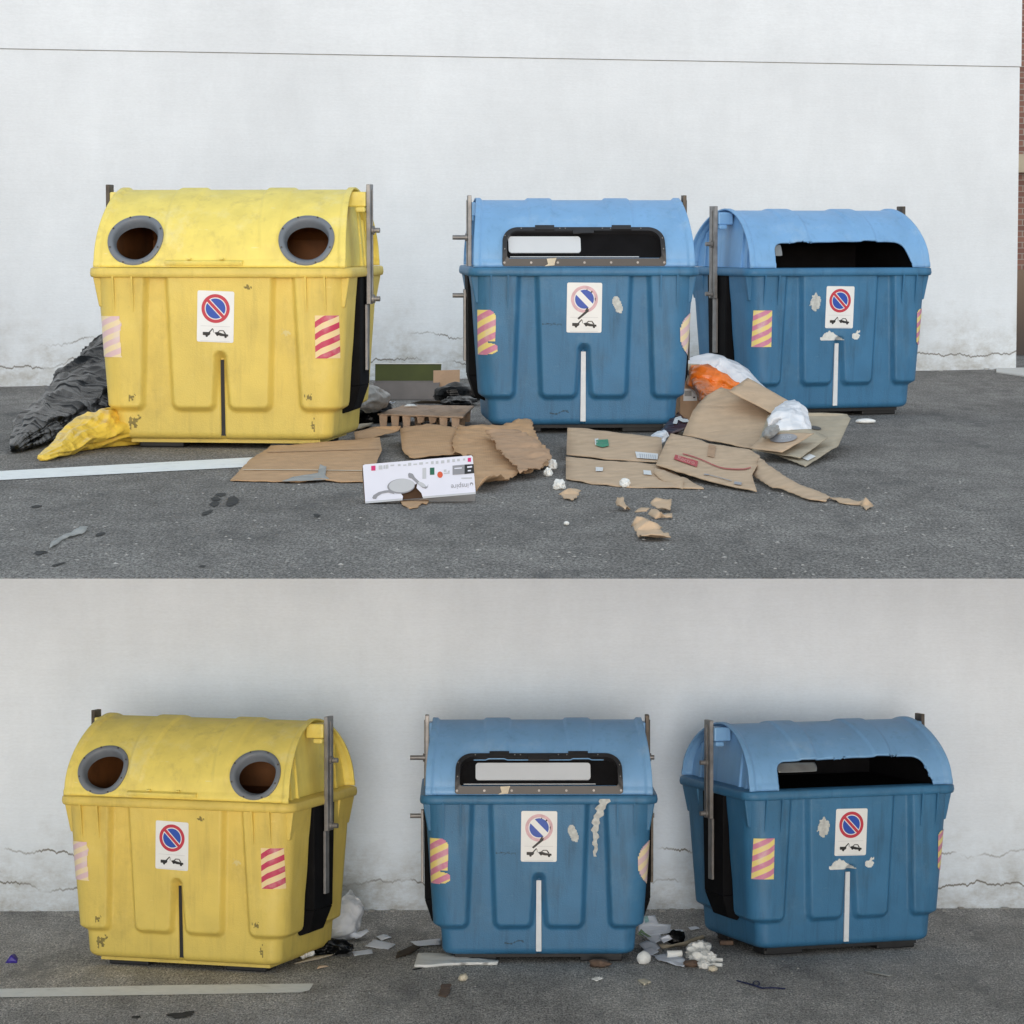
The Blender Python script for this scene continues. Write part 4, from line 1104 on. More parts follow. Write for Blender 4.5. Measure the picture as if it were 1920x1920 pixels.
o, _ = sheet('torn_flap', [(745, 932, .012), (752, 926, .03), (772, 927, .035), (790, 926, .03), (806, 936, .012), (800, 946, .004), (792, 944, .006), (782, 952, .003), (768, 954, .003), (756, 948, .006)], M['card'], None, None, seed=9, parent=ct, jag=.003, cell=.02)

# box with olive lining, flap standing
bx = G(760, 750, 0); s_b = F/bx.y
t = thing('open_box', (bx.x+.01, bx.y+.16, 0), R(0), 'open grey box with olive lined lid, behind the pulp tray', 'box')
g = MB(); wb = .275; g.box(-wb, wb, -.16, -.152, .003, .145); g.box(-wb, -wb+.008, -.1519, .16, .003, .145); g.box(wb-.008, wb, -.1519, .16, .003, .145); g.box(-wb+.0081, wb-.0081, .152, .16, .003, .145); g.box(-wb+.0081, wb-.0081, -.1519, .1519, .003, .010)
g.build('box_body', M['greycard'], t)
g = MB(); g.hexa([(-wb, .153, .146), (wb, .153, .146), (wb, .160, .146), (-wb, .160, .146), (-wb-.0, .20, .285), (wb+.01, .20, .285), (wb+.01, .207, .285), (-wb, .207, .285)])
g.build('box_lid', M['olive'], t)
g = MB(); g.box(-wb-.01, wb+.015, .192, .21, .2855, .292); g.build('lid_edge', M['tissue'], t)
# cardboard panel standing behind
a = G(815, 720, .05); ay = 28.5
g = MB(); x0, x1 = (812-960)/F*ay, (862-960)/F*ay
g.hexa([(x0, ay, .0), (x1, ay-.08, .0), (x1, ay-.07, .0), (x0, ay+.01, .0), (x0, ay+.12, .24), (x1, ay+.04, .25), (x1, ay+.05, .25), (x0, ay+.13, .24)])
place('cardboard', g.v, g.f, M['card_in'], 'pinkish cardboard panel leaning upright against the black side of the middle bin', 'cardboard')
crumple('rubbish_bag', 682, 792, .19, .22, .20, M['bag_black'], 'small crumpled black bag by the rear corner of the yellow bin in the littered row', 'rubbish bag', 4, .35)
bag('plastic_bag', [(668, 762, .20, .02, .02), (682, 752, .22, .07, .06), (700, 748, .22, .09, .08), (716, 752, .19, .05, .05), (722, 758, .17, .02, .02)], M['bag_grey'], 'dusty translucent plastic bag resting on the small black bag', 'plastic bag', 21, amp=.3, nth=40, nst=30)
sheet('paper_scrap', [(708, 760, .06), (722, 750, .10), (728, 757, .09), (742, 755, .08), (730, 762, .05), (726, 769, .03), (714, 766, .04)], M['paper'], 'torn white paper scrap left of the pulp tray', 'paper', seed=12, thick=.001, crumple=.012, cell=.015)
sheet('paper_scrap', [(757, 762, .13), (764, 758, .14), (776, 758, .14), (783, 762, .13)], M['tissue'], 'flat pale paper scrap lying on the back edge of the pulp tray', 'paper', seed=13, thick=.001)
crumple('tissue', 647, 800, .050, .05, .10, M['tissue'], 'crumpled white tissue at the foot of the yellow bin in the littered row', 'tissue', 5, .5)
crumple('tissue', 630, 813, .025, .03, .025, M['tissue'], 'small white tissue lump under the corner of the yellow bin', 'tissue', 6, .5, sub=3)
bag('rubbish_bag', [(822, 742, .04, .05, .04), (850, 738, .07, .14, .08), (880, 738, .06, .12, .07), (898, 745, .03, .05, .03)], M['bag_black'], 'flattened black bag between the open box and the middle bin', 'rubbish bag', 14, nth=48, nst=36)

for k, (px, py, sx, sy, sz) in enumerate(((735, 790, .10, .16, .07), (860, 760, .13, .25, .07), (650, 770, .12, .2, .16))):  # black lumps added to darken the shaded ground between the bins
    crumple('rubbish_bag', px, py, sx, sy, sz, M['bag_black'], ['low black plastic scrap directly left of the pulp tray', 'low black bag lump behind the right end of the pulp tray', 'black bag pressed against the rear side of the yellow bin'][k], 'rubbish bag', 80+k, .35)
sheet('cardboard_scrap', [(770, 757, .0), (790, 752, .03), (840, 753, .03), (830, 758, .0)], M['card_dark'], 'dark flat cardboard piece between the pulp tray and the open box', 'cardboard', seed=83)  # dark sheet laid in for the shade between the bins
sheet('cardboard_scrap', [(1246, 818, .01), (1262, 806, .04), (1284, 812, .05), (1270, 822, .0)], M['card_dark'], 'small dark cardboard piece under the glossy packet', 'cardboard', seed=84)
# right heap
p = G(1280, 768, 0)
t = thing('small_box', (1.335, 25.27, 0), R(14), 'small brown box with white address label, wedged beside the middle bin', 'box')
g = MB(); g.box(-.13, .09, -.12, .12, .003, .315); g.build('box_body', M['card_in'], t)
g = MB(); g.hexa([(-.13, -.12, .316), (.09, -.12, .316), (.09, -.112, .316), (-.13, -.112, .316), (-.13, -.02, .445), (.05, -.02, .435), (.05, -.012, .435), (-.13, -.012, .445)]); g.build('box_flap', M['card3'], t)
g = MB(); g.box(-.105, .0, -.1225, -.1205, .17, .26); lb = g.build('address_label', M['white'], t)
g = MB()
for k in range(9): g.box(-.095+k*.006, -.092+k*.006, -.1235, -.1226, .205, .245)
g.box(-.03, -.015, -.1235, -.1226, .19, .20); g.build('barcode', M['ink'], lb)
g = MB(); g.hexa([(-.075, -.088, .3590), (-.02, -.088, .3590), (-.03, -.086, .3590), (-.07, -.086, .3590), (-.06, -.062, .392), (-.045, -.062, .392), (-.045, -.060, .392), (-.06, -.060, .392)]); g.build('handle_hole', M['ink'], t)

bag('plastic_bag', [(1283, 688, 0.4, 0.05, 0.04), (1312, 697, 0.369, 0.16, 0.12), (1350, 712, 0.309, 0.22, 0.16), (1388, 733, 0.231, 0.22, 0.14), (1420, 752, 0.161, 0.16, 0.11), (1440, 766, 0.112, 0.08, 0.06)],
    M['bag_white'], 'full white plastic bag behind the leaning cardboard panel', 'plastic bag', 31, amp=.12, freq=3)
bag('plastic_bag', [(1292, 694, 0.398, 0.03, 0.03), (1312, 704, 0.359, 0.08, 0.07), (1330, 716, 0.317, 0.13, 0.1), (1352, 722, 0.294, 0.11, 0.09), (1376, 726, 0.278, 0.06, 0.05), (1388, 722, 0.294, 0.02, 0.02)],
    M['bag_orange'], 'bright orange plastic bag draped over the white one', 'plastic bag', 37, amp=.24, freq=5)
bag('plastic_bag', [(1308, 712, 0.333, 0.05, 0.05), (1322, 735, 0.258, 0.06, 0.05), (1332, 750, 0.217, 0.045, 0.035), (1340, 762, 0.182, 0.015, 0.01)], M['bag_orange'], 'narrow orange plastic tail hanging onto the cardboard below the orange bag', 'plastic bag', 39, amp=.3, freq=10, nth=36, nst=26)
o, pl = sheet('cardboard_sheet', [(1280, 816, .06), (1300, 770, .20), (1322, 744, .27), (1352, 728, .33), (1382, 735, .31), (1460, 780, .17), (1446, 806, .10), (1414, 843, .01), (1300, 820, .05)],
      M['card2'], 'wide tan cardboard panel leaning in the middle of the heap below the orange bag', 'cardboard', seed=21, crumple=.006)
sheet('folded_panel', [(1366, 733, .335), (1402, 710, .40), (1478, 752, .27), (1456, 780, .185)], M['card2'], None, None, seed=22, parent=o, crumple=.004)
# bright packet
o, pl = sheet('snack_packet', [(1238, 812, .04), (1250, 796, .07), (1272, 776, .12), (1302, 797, .08), (1292, 806, .05), (1260, 816, .03)], M['red_dark'], 'dark glossy packet with white lettering patch under the blue bin', 'packet', seed=23, crumple=.01, thick=.012, cell=.02)
print_on('white_patch', [[(1262, 797), (1266, 786), (1276, 783), (1280, 788), (1290, 789), (1293, 794), (1282, 795), (1272, 790), (1270, 798)]], pl, M['white'], o, .016)
bag('bottle', [(1225, 833, .05, .02, .02), (1232, 826, .05, .035, .03), (1240, 818, .06, .04, .03), (1246, 813, .06, .02, .02)], M['bag_white'], 'crushed clear plastic bottle on the edge of the carton with the green label', 'bottle', 41, amp=.4, freq=16, nth=30, nst=24)
# flattened carton with green label
t = thing('flattened_carton', G(1150, 880, 0), 0, 'flattened tan carton with green leaf label, in front of the middle blue bin', 'carton')
o, pl = sheet('upper_panel', [(1062, 853, .035), (1064, 803, .115), (1100, 805, .11), (1240, 822, .10), (1244, 868, .035), (1140, 862, .03)], M['card2'], None, None, seed=24, parent=t)
print_on('green_label', [[(1117, 827), (1140, 826), (1142, 838), (1130, 841), (1118, 838)]], pl, M['label_green'], o, .014)
print_on('label_edge', [[(1115, 825), (1122, 824), (1120, 838), (1116, 836)]], pl, M['white'], o, .012)
print_on('white_label', [[(1191, 849), (1234, 853), (1233, 864), (1194, 861)]], pl, M['white'], o, .013)
print_on('barcode', [[(x, 852 + (x-1191)*.09), (x+2, 852.2 + (x-1191)*.09), (x+3, 861 + (x-1191)*.06), (x+1, 861 + (x-1191)*.06)] for x in range(1199, 1230, 4)], pl, M['print_pale'], o, .015)
o, pl = sheet('lower_panel', [(1061, 900, .004), (1061, 858, .040), (1140, 865, .035), (1236, 872, .035), (1320, 917, .004), (1180, 914, .003), (1110, 908, .003)], M['card2'], None, None, seed=25, parent=t, crumple=.006)
print_on('small_label', [[(1117, 878), (1131, 879), (1130, 886), (1117, 886)]], pl, M['white'], o, .016)
print_on('small_label', [[(1206, 884), (1220, 885), (1222, 893), (1207, 892)]], pl, M['white'], o, .016)
# carton with red print
t = thing('flattened_carton', G(1320, 880, 0), 0, 'crushed tan carton with red lettering block and curved red line', 'carton')
o, pl = sheet('under_flap', [(1226, 888, .03), (1228, 878, .045), (1282, 898, .035), (1280, 918, .004), (1262, 912, .006), (1236, 898, .02)], M['card2'], None, None, seed=27, parent=t)
o, pl = sheet('top_panel', [(1230, 872, .055), (1244, 840, .10), (1258, 814, .14), (1300, 822, .135), (1330, 833, .12), (1405, 843, .11), (1425, 856, .09), (1422, 870, .07), (1410, 892, .045), (1419, 922, .012), (1380, 915, .014), (1320, 900, .025)], M['card2'], None, None, seed=26, parent=t, crumple=.003)
def band(pts, w2): return [[(a[0], a[1]-w2), (b[0], b[1]-w2), (b[0], b[1]+w2), (a[0], a[1]+w2)] for a, b in zip(pts, pts[1:])]
print_on('red_line', band([(1280, 853), (1292, 856), (1305, 860), (1320, 866), (1335, 873), (1348, 878), (1360, 881), (1378, 882), (1395, 882), (1408, 879)], .9), pl, M['logo_red'], o, .012)
print_on('red_block', [[(1266, 854.5), (1309, 867), (1306.5, 878), (1263.5, 863)]], pl, M['logo_red'], o, .012)
text_on('red_block_lettering', 'Rectro', (1286.5, 865.5), (11.6, 3.7), (1.4, -10.5), pl, M['logo_pale'], o, .0135)
print_on('small_print', [[(1320, 890.5), (1330, 891.5), (1330, 893.5), (1320, 892.5)]] + band([(1331, 893), (1350, 898), (1372, 904)], .6) + [[(1377, 905), (1391, 907), (1390, 912), (1376, 910)]], pl, M['print_grey'], o, .012)
print_on('tape_mark', [[(1329, 835), (1342, 838), (1339, 860), (1326, 857)]], pl, M['card_in'], o, .011)
# long torn strip
sheet('cardboard_strip', [(1412, 892, .03), (1424, 858, .09), (1440, 872, .075), (1490, 905, .05), (1556, 932, .015), (1548, 941, .006), (1520, 938, .01), (1462, 916, .02), (1448, 916, .015)],
      M['card2'], 'long torn cardboard strip pointing right from the red printed carton', 'cardboard', seed=28, jag=.003)
o, _ = sheet('cardboard_scrap', [(1552, 935, .006), (1575, 935, .01), (1610, 942, .012), (1618, 938, .03), (1624, 934, .05), (1638, 950, .006), (1624, 957, .004), (1612, 947, .006), (1580, 945, .004)],
      M['card2'], 'thin twisted cardboard scrap at the far right end of the torn strip', 'cardboard', seed=29, cell=.02, crumple=.006)
# stack with oval print
t = thing('flattened_carton', G(1500, 850, 0), 0, 'stack of dull flattened cartons with dark oval print, before the right bin', 'carton')
o, pl = sheet('bottom_panel', [(1420, 838, .05), (1440, 780, .19), (1545, 774, .215), (1588, 778, .20), (1595, 786, .185), (1572, 836, .07), (1510, 876, .004)], M['card3'], None, None, seed=30, parent=t, crumple=.005)
print_on('hand_hole', [el(1529, 804, 11, 3.2, 10)], pl, M['ink'], o, .010)
print_on('white_corner', [[(1503, 861), (1518, 853), (1530, 858), (1515, 866)]], pl, M['white'], o, .014)
o2, pl2 = sheet('middle_panel', [(1410, 845, .055), (1440, 810, .14), (1520, 806, .16), (1552, 822, .115), (1500, 859, .04)], M['card3'], None, None, seed=31, parent=t)
o3, pl3 = sheet('top_panel', [(1406, 842, .075), (1428, 822, .125), (1446, 812, .15), (1526, 814, .155), (1466, 848, .07)], M['card2'], None, None, seed=32, parent=t)
print_on('oval_print', [el(1469, 823.5, 26, 8, -5)], pl3, M['print_grey'], o3, .011)
text_on('oval_lettering', 'ZUG', (1474, 822), (9.5, -1), (1.5, -8), pl3, M['print_pale'], o3, .0135)
bag('plastic_bag', [(1488, 758, .17, .04, .03), (1482, 772, .22, .08, .07), (1480, 790, .19, .12, .10), (1474, 806, .15, .11, .08), (1466, 814, .12, .05, .03)], M['bag_white'], 'small white translucent bag sitting on the stack of flattened cartons', 'plastic bag', 51, amp=.22, freq=6, nth=52, nst=40)
bag('bottle', [(1436, 818, .16, .02, .02), (1444, 810, .17, .04, .03), (1454, 803, .18, .03, .03)], M['bag_grey'], 'crushed grey bottle next to the oval print', 'bottle', 53, amp=.3, nth=28, nst=20)
# small things in front
crumple('tissue', 1027, 893, .022, .035, .045, M['tissue'], 'white tissue ball at the right tip of the crumpled brown sheet', 'tissue', 11, .5)
crumple('tissue', 1036, 880, .026, .035, .055, M['tissue'], 'taller white tissue ball touching the crumpled brown sheet', 'tissue', 12, .5)
crumple('tissue', 1048, 918, .030, .04, .050, M['tissue'], 'white tissue ball just above the smallest torn cardboard scrap', 'tissue', 13, .45)
crumple('tissue', 1172, 914, .026, .04, .045, M['tissue'], 'white tissue ball at the front edge of the green labelled carton', 'tissue', 14, .35)
crumple('tissue', 1062, 985, .013, .02, .018, M['tissue'], 'tiny white tissue pellet alone on the asphalt', 'tissue', 15, .35, sub=3)
sheet('cardboard_scrap', [(1048, 930, .01), (1066, 920, .04), (1090, 924, .02), (1074, 940, .004)], M['card2'], 'torn cardboard scrap beside the white tissue ball', 'cardboard', seed=41, jag=.003, crumple=.012, cell=.02)
sheet('cardboard_scrap', [(1155, 945, .01), (1158, 932, .05), (1168, 934, .05), (1172, 945, .03), (1182, 955, .005), (1172, 960, .004), (1160, 952, .02)], M['card2'], 'small upright curled cardboard scrap left of the three pieces', 'cardboard', seed=42, jag=.003, crumple=.014, cell=.02)
sheet('cardboard_scrap', [(1220, 944, .03), (1230, 936, .05), (1260, 941, .04), (1256, 958, .01), (1240, 955, .02), (1222, 950, .02)], M['card2'], 'ridged cardboard scrap at the top of the loose scraps', 'cardboard', seed=43, jag=.003, crumple=.014, cell=.02)
sheet('cardboard_scrap', [(1190, 964, .006), (1202, 954, .03), (1218, 955, .03), (1212, 964, .01)], M['card2'], 'leaf shaped cardboard scrap left end of the loose scraps', 'cardboard', seed=44, jag=.002, crumple=.008, cell=.02)
sheet('cardboard_scrap', [(1215, 968, .004), (1222, 957, .03), (1240, 960, .04), (1246, 966, .02), (1260, 965, .015), (1260, 972, .004), (1240, 972, .003), (1228, 973, .004)], M['card2'], 'flat torn cardboard scrap below the ridged one', 'cardboard', seed=45, jag=.002, crumple=.012, cell=.02)
sheet('cardboard_scrap', [(1184, 990, .02), (1194, 977, .06), (1210, 979, .05), (1218, 984, .05), (1232, 988, .04), (1242, 994, .02), (1234, 997, .01), (1244, 1004, .008), (1258, 1012, .004), (1230, 1014, .003), (1202, 1014, .003), (1194, 1002, .01)],
      M['card2'], 'largest loose cardboard scrap, nearest to the viewer', 'cardboard', seed=46, jag=.004, crumple=.02, cell=.02)
crumple('foam_piece', 1623, 794, .075, .05, .035, M['foam'], 'smooth white foam piece on the asphalt right of the flattened cartons', 'foam piece', 3, .08, sub=3)
sheet('dirty_rag', [(92, 1030, .004), (96, 1018, .012), (112, 1008, .015), (128, 1000, .01), (150, 990, .015), (165, 990, .01), (160, 998, .006), (136, 1006, .006), (118, 1012, .006), (104, 1024, .004)], M['rag'], 'dirty pale rag strip flattened on the asphalt at lower left', 'rag', seed=47, thick=.004, crumple=.006, cell=.03)
# dark spots on the asphalt, painted by spilled oil
def spot(pts, name='oil_stain'):
    return ground_strip(name, pts, M['tar'], .0035)
random.seed(5)
def bl(cx, cy, rx_, ry_, rot, n=30):
    sd = cx*.37; out = []
    for i, (x, y) in enumerate(el(cx, cy, rx_, ry_, rot, n)):
        k = 1 + .45*noise.noise((math.cos(6.283*i/n)*1.3 + sd, math.sin(6.283*i/n)*1.3, sd)) + .2*noise.noise((math.cos(6.283*i/n)*4 + sd, math.sin(6.283*i/n)*4, sd))
        out.append((cx + (x-cx)*k, cy + (y-cy)*k))
    return out
for cx, cy, rx_, ry_, rot in ((414, 927, 11, 4, -4), (404, 935, 9, 4.5, 0), (402, 945, 10, 5, -5), (388, 961, 13, 4.5, -25), (434, 940, 14, 11, -30), (69, 949, 9, 3.5, -5), (188, 1001, 9, 3.5, -15), (380, 1061, 7, 2.5, -8), (75, 1036, 14, 4, -5), (108, 1058, 16, 2, -15), (594, 966, 7, 4, 0)):
    spot(bl(cx, cy, rx_*.9, ry_*.8, rot))
def grit(name, n, y0, y1, seed):
    random.seed(seed); g = MB()
    for _ in range(n):
        px, py = random.uniform(0, 1920), random.uniform(y0, y1)
        p = G(px, py, 0); r = random.uniform(.003, .009) * (1.4 if random.random() < .1 else 1)
        V = []
        for dx, dy, dz in ((1,0,.3),(0,1,.3),(-1,0,.3),(0,-1,.3),(0,0,1.1)):
            V.append(p + Vector((dx*r*random.uniform(.6, 1.3), dy*r*random.uniform(.6, 1.3), dz*r*.6)))
        V += [p + Vector((V[k].x-p.x, V[k].y-p.y, -.001)) for k in range(4)]
        g.add(V, [(0,1,4),(1,2,4),(2,3,4),(3,0,4),(5,6,1,0),(6,7,2,1),(7,8,3,2),(8,5,0,3)])
    return place(name, g.v, g.f, M['stone'], 'loose pale grit scattered over the asphalt', None, kind='stuff')
grit('loose_grit', 420, 880, 1080, 3)

# ------------------------------------------------------------------ lower lot
use_lower()
WA, WB = G(0, 1708), G(1900, 1702)
V = [Vector((-14, 17.0, 0)), Vector((14, 17.0, 0)), Vector((14, 28, 0)), Vector((-14, 28, 0))]
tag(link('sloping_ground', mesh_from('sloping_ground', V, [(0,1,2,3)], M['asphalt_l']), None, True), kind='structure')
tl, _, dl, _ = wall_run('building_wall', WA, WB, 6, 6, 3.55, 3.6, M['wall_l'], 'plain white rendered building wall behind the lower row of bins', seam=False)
ground_strip('road_marking', [(-260, 1876), (-260, 1856), (0, 1853), (330, 1846), (588, 1843), (580, 1856), (562, 1860), (330, 1864), (0, 1869)], M['paint'])
t, B = make_bin('y', (-2.115, 23.95, 0), R(-18.5), 'yellow recycling bin standing clear behind the painted white line end', 'recycling_bin'); yellow_stickers(t, B)
t, B = make_bin('b', (.179, 24.27, 0), R(.8), 'blue paper bin with long bright plate and tape hanging from its slot', 'recycling_bin', 1.0, 'frame', (-.44, .36), 1.66)
blue_mid_stickers(t, B)
# hanging tape
V = []
for k in range(25):
    f = k/24; z = 1.165 - f*.40; y = -HD - .012 - .006*math.sin(k*.8); xc = .455 - .065*min(1, f*2.4) + .006*math.sin(k*1.3); wd = lerp(.034, .010, f) * (1 + .3*math.sin(k*2.1))
    V += [(xc-wd, y, z), (xc+wd, y-.01*math.sin(k*1.1), z)]
link('hanging_tape', mesh_from('hanging_tape', V, [(2*k, 2*k+1, 2*k+3, 2*k+2) for k in range(24)], M['patch'], True), t)
t, B = make_bin('b', (2.20, 24.70, 0), R(19.5), 'blue paper bin with wide black opening and loose flap, beside the white rubbish heap', 'recycling_bin', 1.0, 'cut', (-.55, -.24, .13), 1.61)
blue_right_stickers(t, B)
bag('plastic_bag', [(612, 1755, .04, .05, .04), (630, 1745, .07, .10, .07), (648, 1725, .12, .10, .09), (660, 1700, .20, .07, .08), (668, 1684, .26, .03, .03)], M['bag_white'], 'crumpled translucent bag behind the yellow bin in the clean row', 'plastic bag', 61, amp=.35, freq=8, nth=48, nst=36)
crumple('plastic_bag', 655, 1722, .07, .08, .17, M['bag_white'], 'white plastic bag bunched up behind the clean yellow bin', 'plastic bag', 22, .5)
crumple('rubbish_bag', 622, 1788, .13, .12, .10, M['bag_black'], 'small black crumpled bag at the foot of the clean yellow bin', 'rubbish bag', 24, .4)
crumple('tissue', 574, 1797, .045, .05, .085, M['tissue'], 'crumpled white tissue resting on a cardboard strip', 'tissue', 25, .45)
sheet('cardboard_strip', [(552, 1806, .004), (575, 1796, .02), (628, 1788, .03), (600, 1798, .01)], M['card3'], 'thin cardboard strip under the tissue by the clean yellow bin', 'cardboard', seed=51)
sheet('cardboard_scrap', [(594, 1817, .004), (598, 1811, .02), (612, 1810, .02), (617, 1813, .006), (606, 1814, .01)], M['card2'], 'small cardboard crumb below the strip in the clean row', 'cardboard', seed=52, cell=.015)
sheet('paper', [(652, 1757, .02), (656, 1748, .06), (678, 1748, .04), (688, 1743, .06), (692, 1748, .05), (668, 1763, .01)], M['paper'], 'crumpled white paper touching the translucent bag', 'paper', seed=53, thick=.001, crumple=.012, cell=.02)
sheet('paper', [(705, 1756, .01), (720, 1751, .015), (735, 1757, .01), (715, 1763, .004)], M['paper'], 'small folded white paper furthest back of the three loose papers', 'paper', seed=54, thick=.001)
sheet('paper', [(683, 1774, .006), (702, 1762, .01), (742, 1771, .008), (728, 1781, .003)], M['paper'], 'largest loose white paper between the yellow and blue bins', 'paper', seed=55, thick=.001, crumple=.006)
sheet('paper', [(660, 1784, .006), (697, 1780, .01), (699, 1787, .006), (664, 1791, .003)], M['paper'], 'narrow white paper slip nearest the yellow bin', 'paper', seed=56, thick=.001)
sheet('paper', [(769, 1764, .01), (826, 1759, .02), (826, 1771, .01), (780, 1774, .004)], M['paper'], 'white paper sheet tucked behind the left foot of the blue bin', 'paper', seed=57, thick=.001)
sheet('cardboard_strip', [(742, 1796, .004), (744, 1786, .02), (776, 1772, .03), (788, 1776, .02), (770, 1788, .006)], M['card_dark'], 'dark brown wooden looking strip left of the blue bin', 'cardboard', seed=58, thick=.008)
sheet('foam_board', [(777, 1811, .008), (784, 1788, .03), (830, 1788, .03), (870, 1795, .025), (935, 1802, .012), (932, 1806, .008), (850, 1807, .008), (800, 1812, .006)], M['foam'], 'flat white foam board lying under the front of the blue bin', 'foam board', seed=59, thick=.018)
crumple('debris_lump', 1124, 1812, .07, .06, .05, M['brownlump'], 'brown lump of debris under the right foot of the blue bin', 'debris', 31, .4, sub=3)
crumple('tissue', 868, 1838, .028, .05, .045, M['paper_c'], 'cream crumpled paper lump in front of the blue bin', 'paper', 32, .45, sub=3)
sheet('wood_chip', [(822, 1866, .004), (828, 1846, .02), (846, 1846, .015), (842, 1862, .004), (836, 1869, .003)], M['brownlump'], 'flat brown chip on the asphalt below the cream lump', 'debris', seed=60, thick=.006, jag=.004, cell=.02)
sheet('foam_chip', [(1108, 1836, .004), (1120, 1831, .02), (1132, 1834, .01), (1118, 1839, .004)], M['foam'], 'small white foam chip in front of the blue bin', 'foam piece', seed=61, cell=.02)
sheet('stone_chip', [(1196, 1838, .004), (1210, 1835, .02), (1221, 1841, .01), (1208, 1847, .004)], M['paper_c'], 'pale flat chip on the asphalt right of the foam chip', 'debris', seed=62, thick=.01, cell=.02)
crumple('foam_ball', 1207, 1806, .046, .05, .085, M['foam'], 'smooth white egg shaped foam lump beside the leaflets', 'foam piece', 33, .12, rz=-.4)
# leaflets
o, pl = sheet('leaflet', [(1197, 1745, .05), (1199, 1719, .12), (1214, 1716, .13), (1228, 1715, .13), (1234, 1731, .09), (1258, 1733, .08), (1256, 1750, .05), (1238, 1753, .04), (1242, 1762, .03), (1225, 1770, .015), (1205, 1752, .04)], M['paper'], 'large white printed leaflets fanned out against the right side of the blue bin', 'leaflet', seed=63, thick=.001, crumple=.006)
print_on('leaf_picture', [[(1196, 1754), (1202, 1742), (1210, 1750), (1222, 1757), (1206, 1757)]], pl, M['green_print'], o, .012)
print_on('teal_picture', [[(1207, 1720), (1214, 1717), (1217, 1728), (1210, 1731)]], pl, M['teal_print'], o, .012)
sheet('leaflet', [(1197, 1770, .03), (1212, 1763, .04), (1228, 1766, .03), (1238, 1777, .02), (1222, 1790, .003), (1210, 1783, .01)], M['paper'], 'square white leaflet right above the white foam lump', 'leaflet', seed=64, thick=.001, crumple=.004)
sheet('leaflet', [(1224, 1790, .006), (1250, 1788, .02), (1284, 1798, .02), (1287, 1808, .01), (1282, 1814, .003), (1248, 1806, .004), (1232, 1800, .004)], M['paper'], 'crumpled white leaflet nearest to the viewer in the paper pile', 'leaflet', seed=65, thick=.001, crumple=.012, cell=.02)
sheet('leaflet', [(1256, 1743, .02), (1280, 1743, .02), (1284, 1748, .01), (1258, 1751, .005)], M['paper'], 'small grey white leaflet behind the dark box piece', 'leaflet', seed=66, thick=.001)
for k, (pts, lb) in enumerate(((((1204, 1782, .01), (1222, 1776, .03), (1236, 1784, .02), (1216, 1793, .004)), 'tilted white leaflet between the fanned leaflets and the foam lump'),
        (((1236, 1757, .05), (1254, 1752, .07), (1262, 1760, .04), (1244, 1768, .02)), 'small white leaflet leaning on the fanned leaflets from the right'),
        (((1290, 1738, .0), (1306, 1736, .01), (1312, 1741, .008), (1296, 1744, .0)), 'lone white paper slip near the wall between the blue bins'))):
    sheet('leaflet', list(pts), M['paper'], lb, 'leaflet', seed=90+k, thick=.001, crumple=.005, cell=.02)
p = G(1264, 1791, .03)
g = MB(); g.cyl(p + Vector((-.05, 0, .012)), p + Vector((.055, .01, .012)), .024, 20)
place('paper_roll', g.v, g.f, M['foam'], 'short white paper roll lying on the nearest leaflet', 'paper roll', smooth=False)
sheet('cardboard_strip', [(1232, 1768, .03), (1262, 1772, .03), (1290, 1762, .05), (1318, 1752, .07), (1322, 1758, .04), (1290, 1772, .01), (1242, 1778, .006)], M['card3'], 'bent cardboard strip behind the heap of white rubbish', 'cardboard', seed=67)
crumple('dark_scrap', 1267, 1768, .06, .06, .09, M['bag_black'], 'black plastic scrap standing on the bent cardboard strip', 'plastic scrap', 35, .5, sub=3)
for k, (px, py, sx, sz) in enumerate(((1303, 1796, .06, .10), (1318, 1790, .05, .09), (1312, 1806, .06, .08), (1328, 1803, .045, .07), (1320, 1814, .04, .05))):
    crumple('crumpled_wrapping', px, py, sx, .05, sz, M['tissue'], ['crumpled white wrapping at the left of the white heap', 'crumpled white wrapping at the back of the white heap', 'crumpled white wrapping in the middle of the white heap',
            'crumpled white wrapping at the right of the white heap', 'crumpled white wrapping at the very front of the white heap'][k], 'wrapping', 70+k, .55, group='white wrappings heaped between the blue bins')
for k, (px, py, a) in enumerate(((1345, 1799, -.15), (1344, 1808, -.35))):
    p = G(px, py, .02); d = Vector((math.cos(a), math.sin(a), 0))*.038
    g = MB(); g.cyl(p-d, p+d, .014, 14); place('foam_stick', g.v, g.f, M['foam'], ['white foam stick poking right from the heap, the upper one', 'white foam stick poking right from the heap, the lower one'][k], 'foam stick', 'foam sticks beside the white heap')
crumple('debris_lump', 1296, 1812, .05, .04, .04, M['brownlump'], 'reddish brown lump at the front of the white heap', 'debris', 36, .45, sub=3)
crumple('debris_lump', 1336, 1820, .03, .03, .035, M['paper_c'], 'pale brown lump right in front of the white heap', 'debris', 37, .35, sub=3)
p = G(1362, 1771, 0); g = MB(); g.box(p.x-.05, p.x+.05, p.y-.03, p.y+.03, .002, .035)
bev(place('brick_fragment', g.v, g.f, M['brownlump'], 'brown brick fragment beside the left foot of the right blue bin', 'brick'), .008)
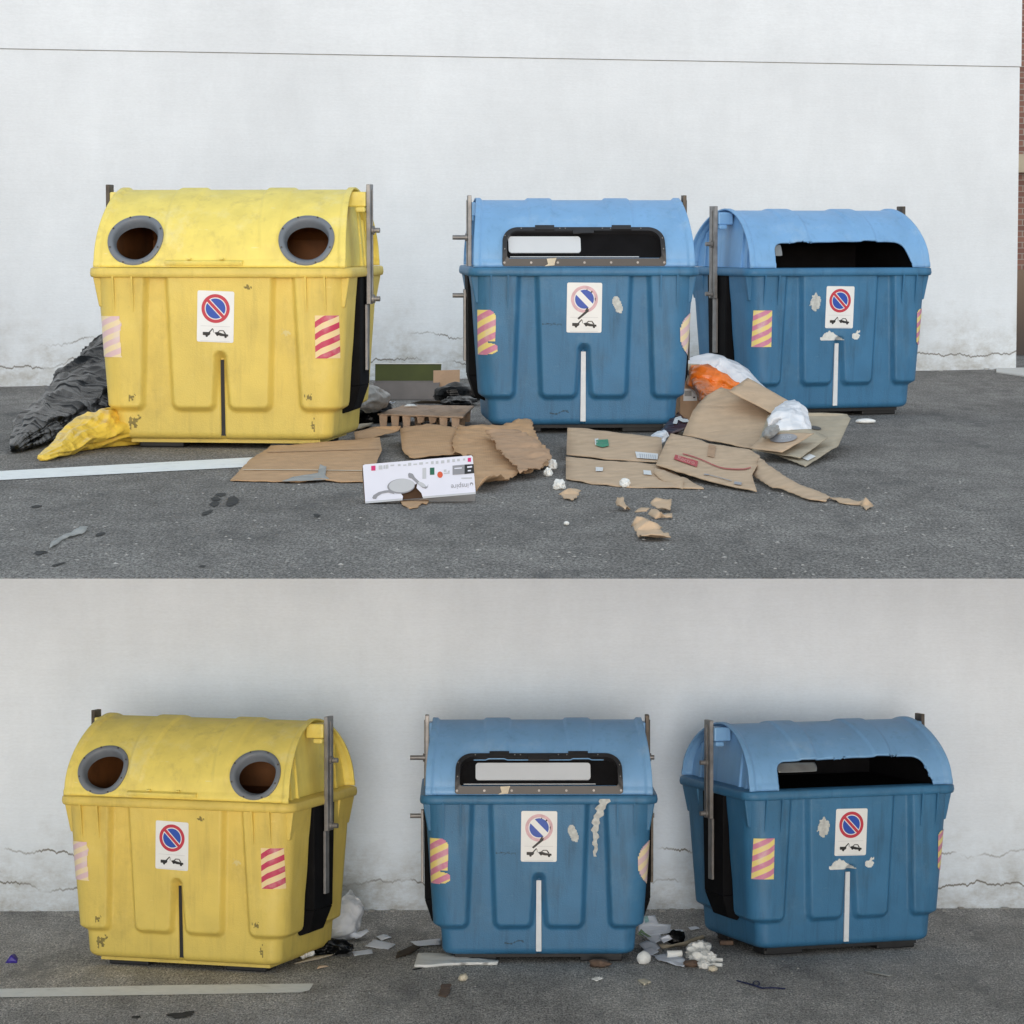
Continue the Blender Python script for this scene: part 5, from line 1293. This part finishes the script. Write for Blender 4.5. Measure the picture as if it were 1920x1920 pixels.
# navy strap with a loop
def tube(name, pts, r, m, label, cat, parent=None, n=8):
    P = [G(*p) for p in pts]; V = []; Fs = []
    for i, p in enumerate(P):
        T = (P[min(i+1, len(P)-1)] - P[max(i-1, 0)]).normalized(); s_ = T.cross(Vector((0, 0, 1))); s_ = s_.normalized() if s_.length > 1e-4 else Vector((1, 0, 0)); u = s_.cross(T)
        for k in range(n): a = 2*math.pi*k/n; q = p + s_*math.cos(a)*r*1.8 + u*math.sin(a)*r; q.z = max(q.z, .002); V.append(q)
    for i in range(len(P)-1):
        for k in range(n): Fs.append((i*n+k, i*n+(k+1) % n, (i+1)*n+(k+1) % n, (i+1)*n+k))
    return place(name, V, Fs, m, label, cat, smooth=True, parent=parent)
t = thing('cord', G(1420, 1850, 0), 0, 'dark navy cord with a small loop lying in front of the right bin', 'cord')
tube('cord_length', [(1382, 1838, .005), (1398, 1842, .006), (1412, 1846, .006), (1430, 1852, .006), (1450, 1851, .006), (1472, 1853, .005)], .005, M['navy'], None, None, t)
tube('cord_loop', [(1418 + 6*math.cos(a*.5), 1843 + 4.5*math.sin(a*.5), .010) for a in range(0, 14)], .003, M['navy'], None, None, t)
sheet('plastic_scrap', [(10, 1807, .004), (20, 1792, .06), (28, 1790, .06), (34, 1797, .03), (32, 1808, .004)], M['violet'], 'violet plastic scrap alone at the far left of the clean lot', 'plastic scrap', seed=71, crumple=.012, cell=.02)
sheet('paint_flake', [(1618, 1819, .003), (1640, 1819, .004), (1674, 1828, .003), (1668, 1831, .003), (1640, 1826, .003)], M['rag'], 'pale smear flattened on the asphalt before the right bin', 'paper', seed=72, thick=.001)
for cx, cy, rx_, ry_, rot in ((340, 1902, 26, 7, -5), (255, 1906, 8, 3, 0), (785, 1815, 10, 2, -10)):
    spot(bl(cx, cy, rx_, ry_*.8, rot))
grit('loose_grit', 260, 1730, 1918, 9)
# crumbs of plaster along the foot of both walls
def wall_crumbs(A, Bv, seed, name, n=60):
    random.seed(seed); g = MB()
    for _ in range(n):
        f = random.random(); p = Vector((lerp(A.x, Bv.x, f), lerp(A.y, Bv.y, f) - random.random()**2*.25 - .02, 0)); r = random.uniform(.01, .032)
        V = [p + Vector((math.cos(a)*r*random.uniform(.6, 1.5), math.sin(a)*r*random.uniform(.6, 1.2), z)) for z in (0, r*.5) for a in (0, 1.3, 2.5, 3.8, 5.1)]
        g.add(V, [(0,1,2,3,4)[::-1], (5,6,7,8,9)] + [(k, (k+1) % 5, 5+(k+1) % 5, 5+k) for k in range(5)])
    place(name, g.v, g.f, M['stone'], 'plaster crumbs gathered along the foot of the wall', None, kind='stuff')
wall_crumbs(WA, WB, 4, 'plaster_crumbs')
use_upper(); wall_crumbs(G(0, 725), G(1905, 692), 6, 'plaster_crumbs', 40)
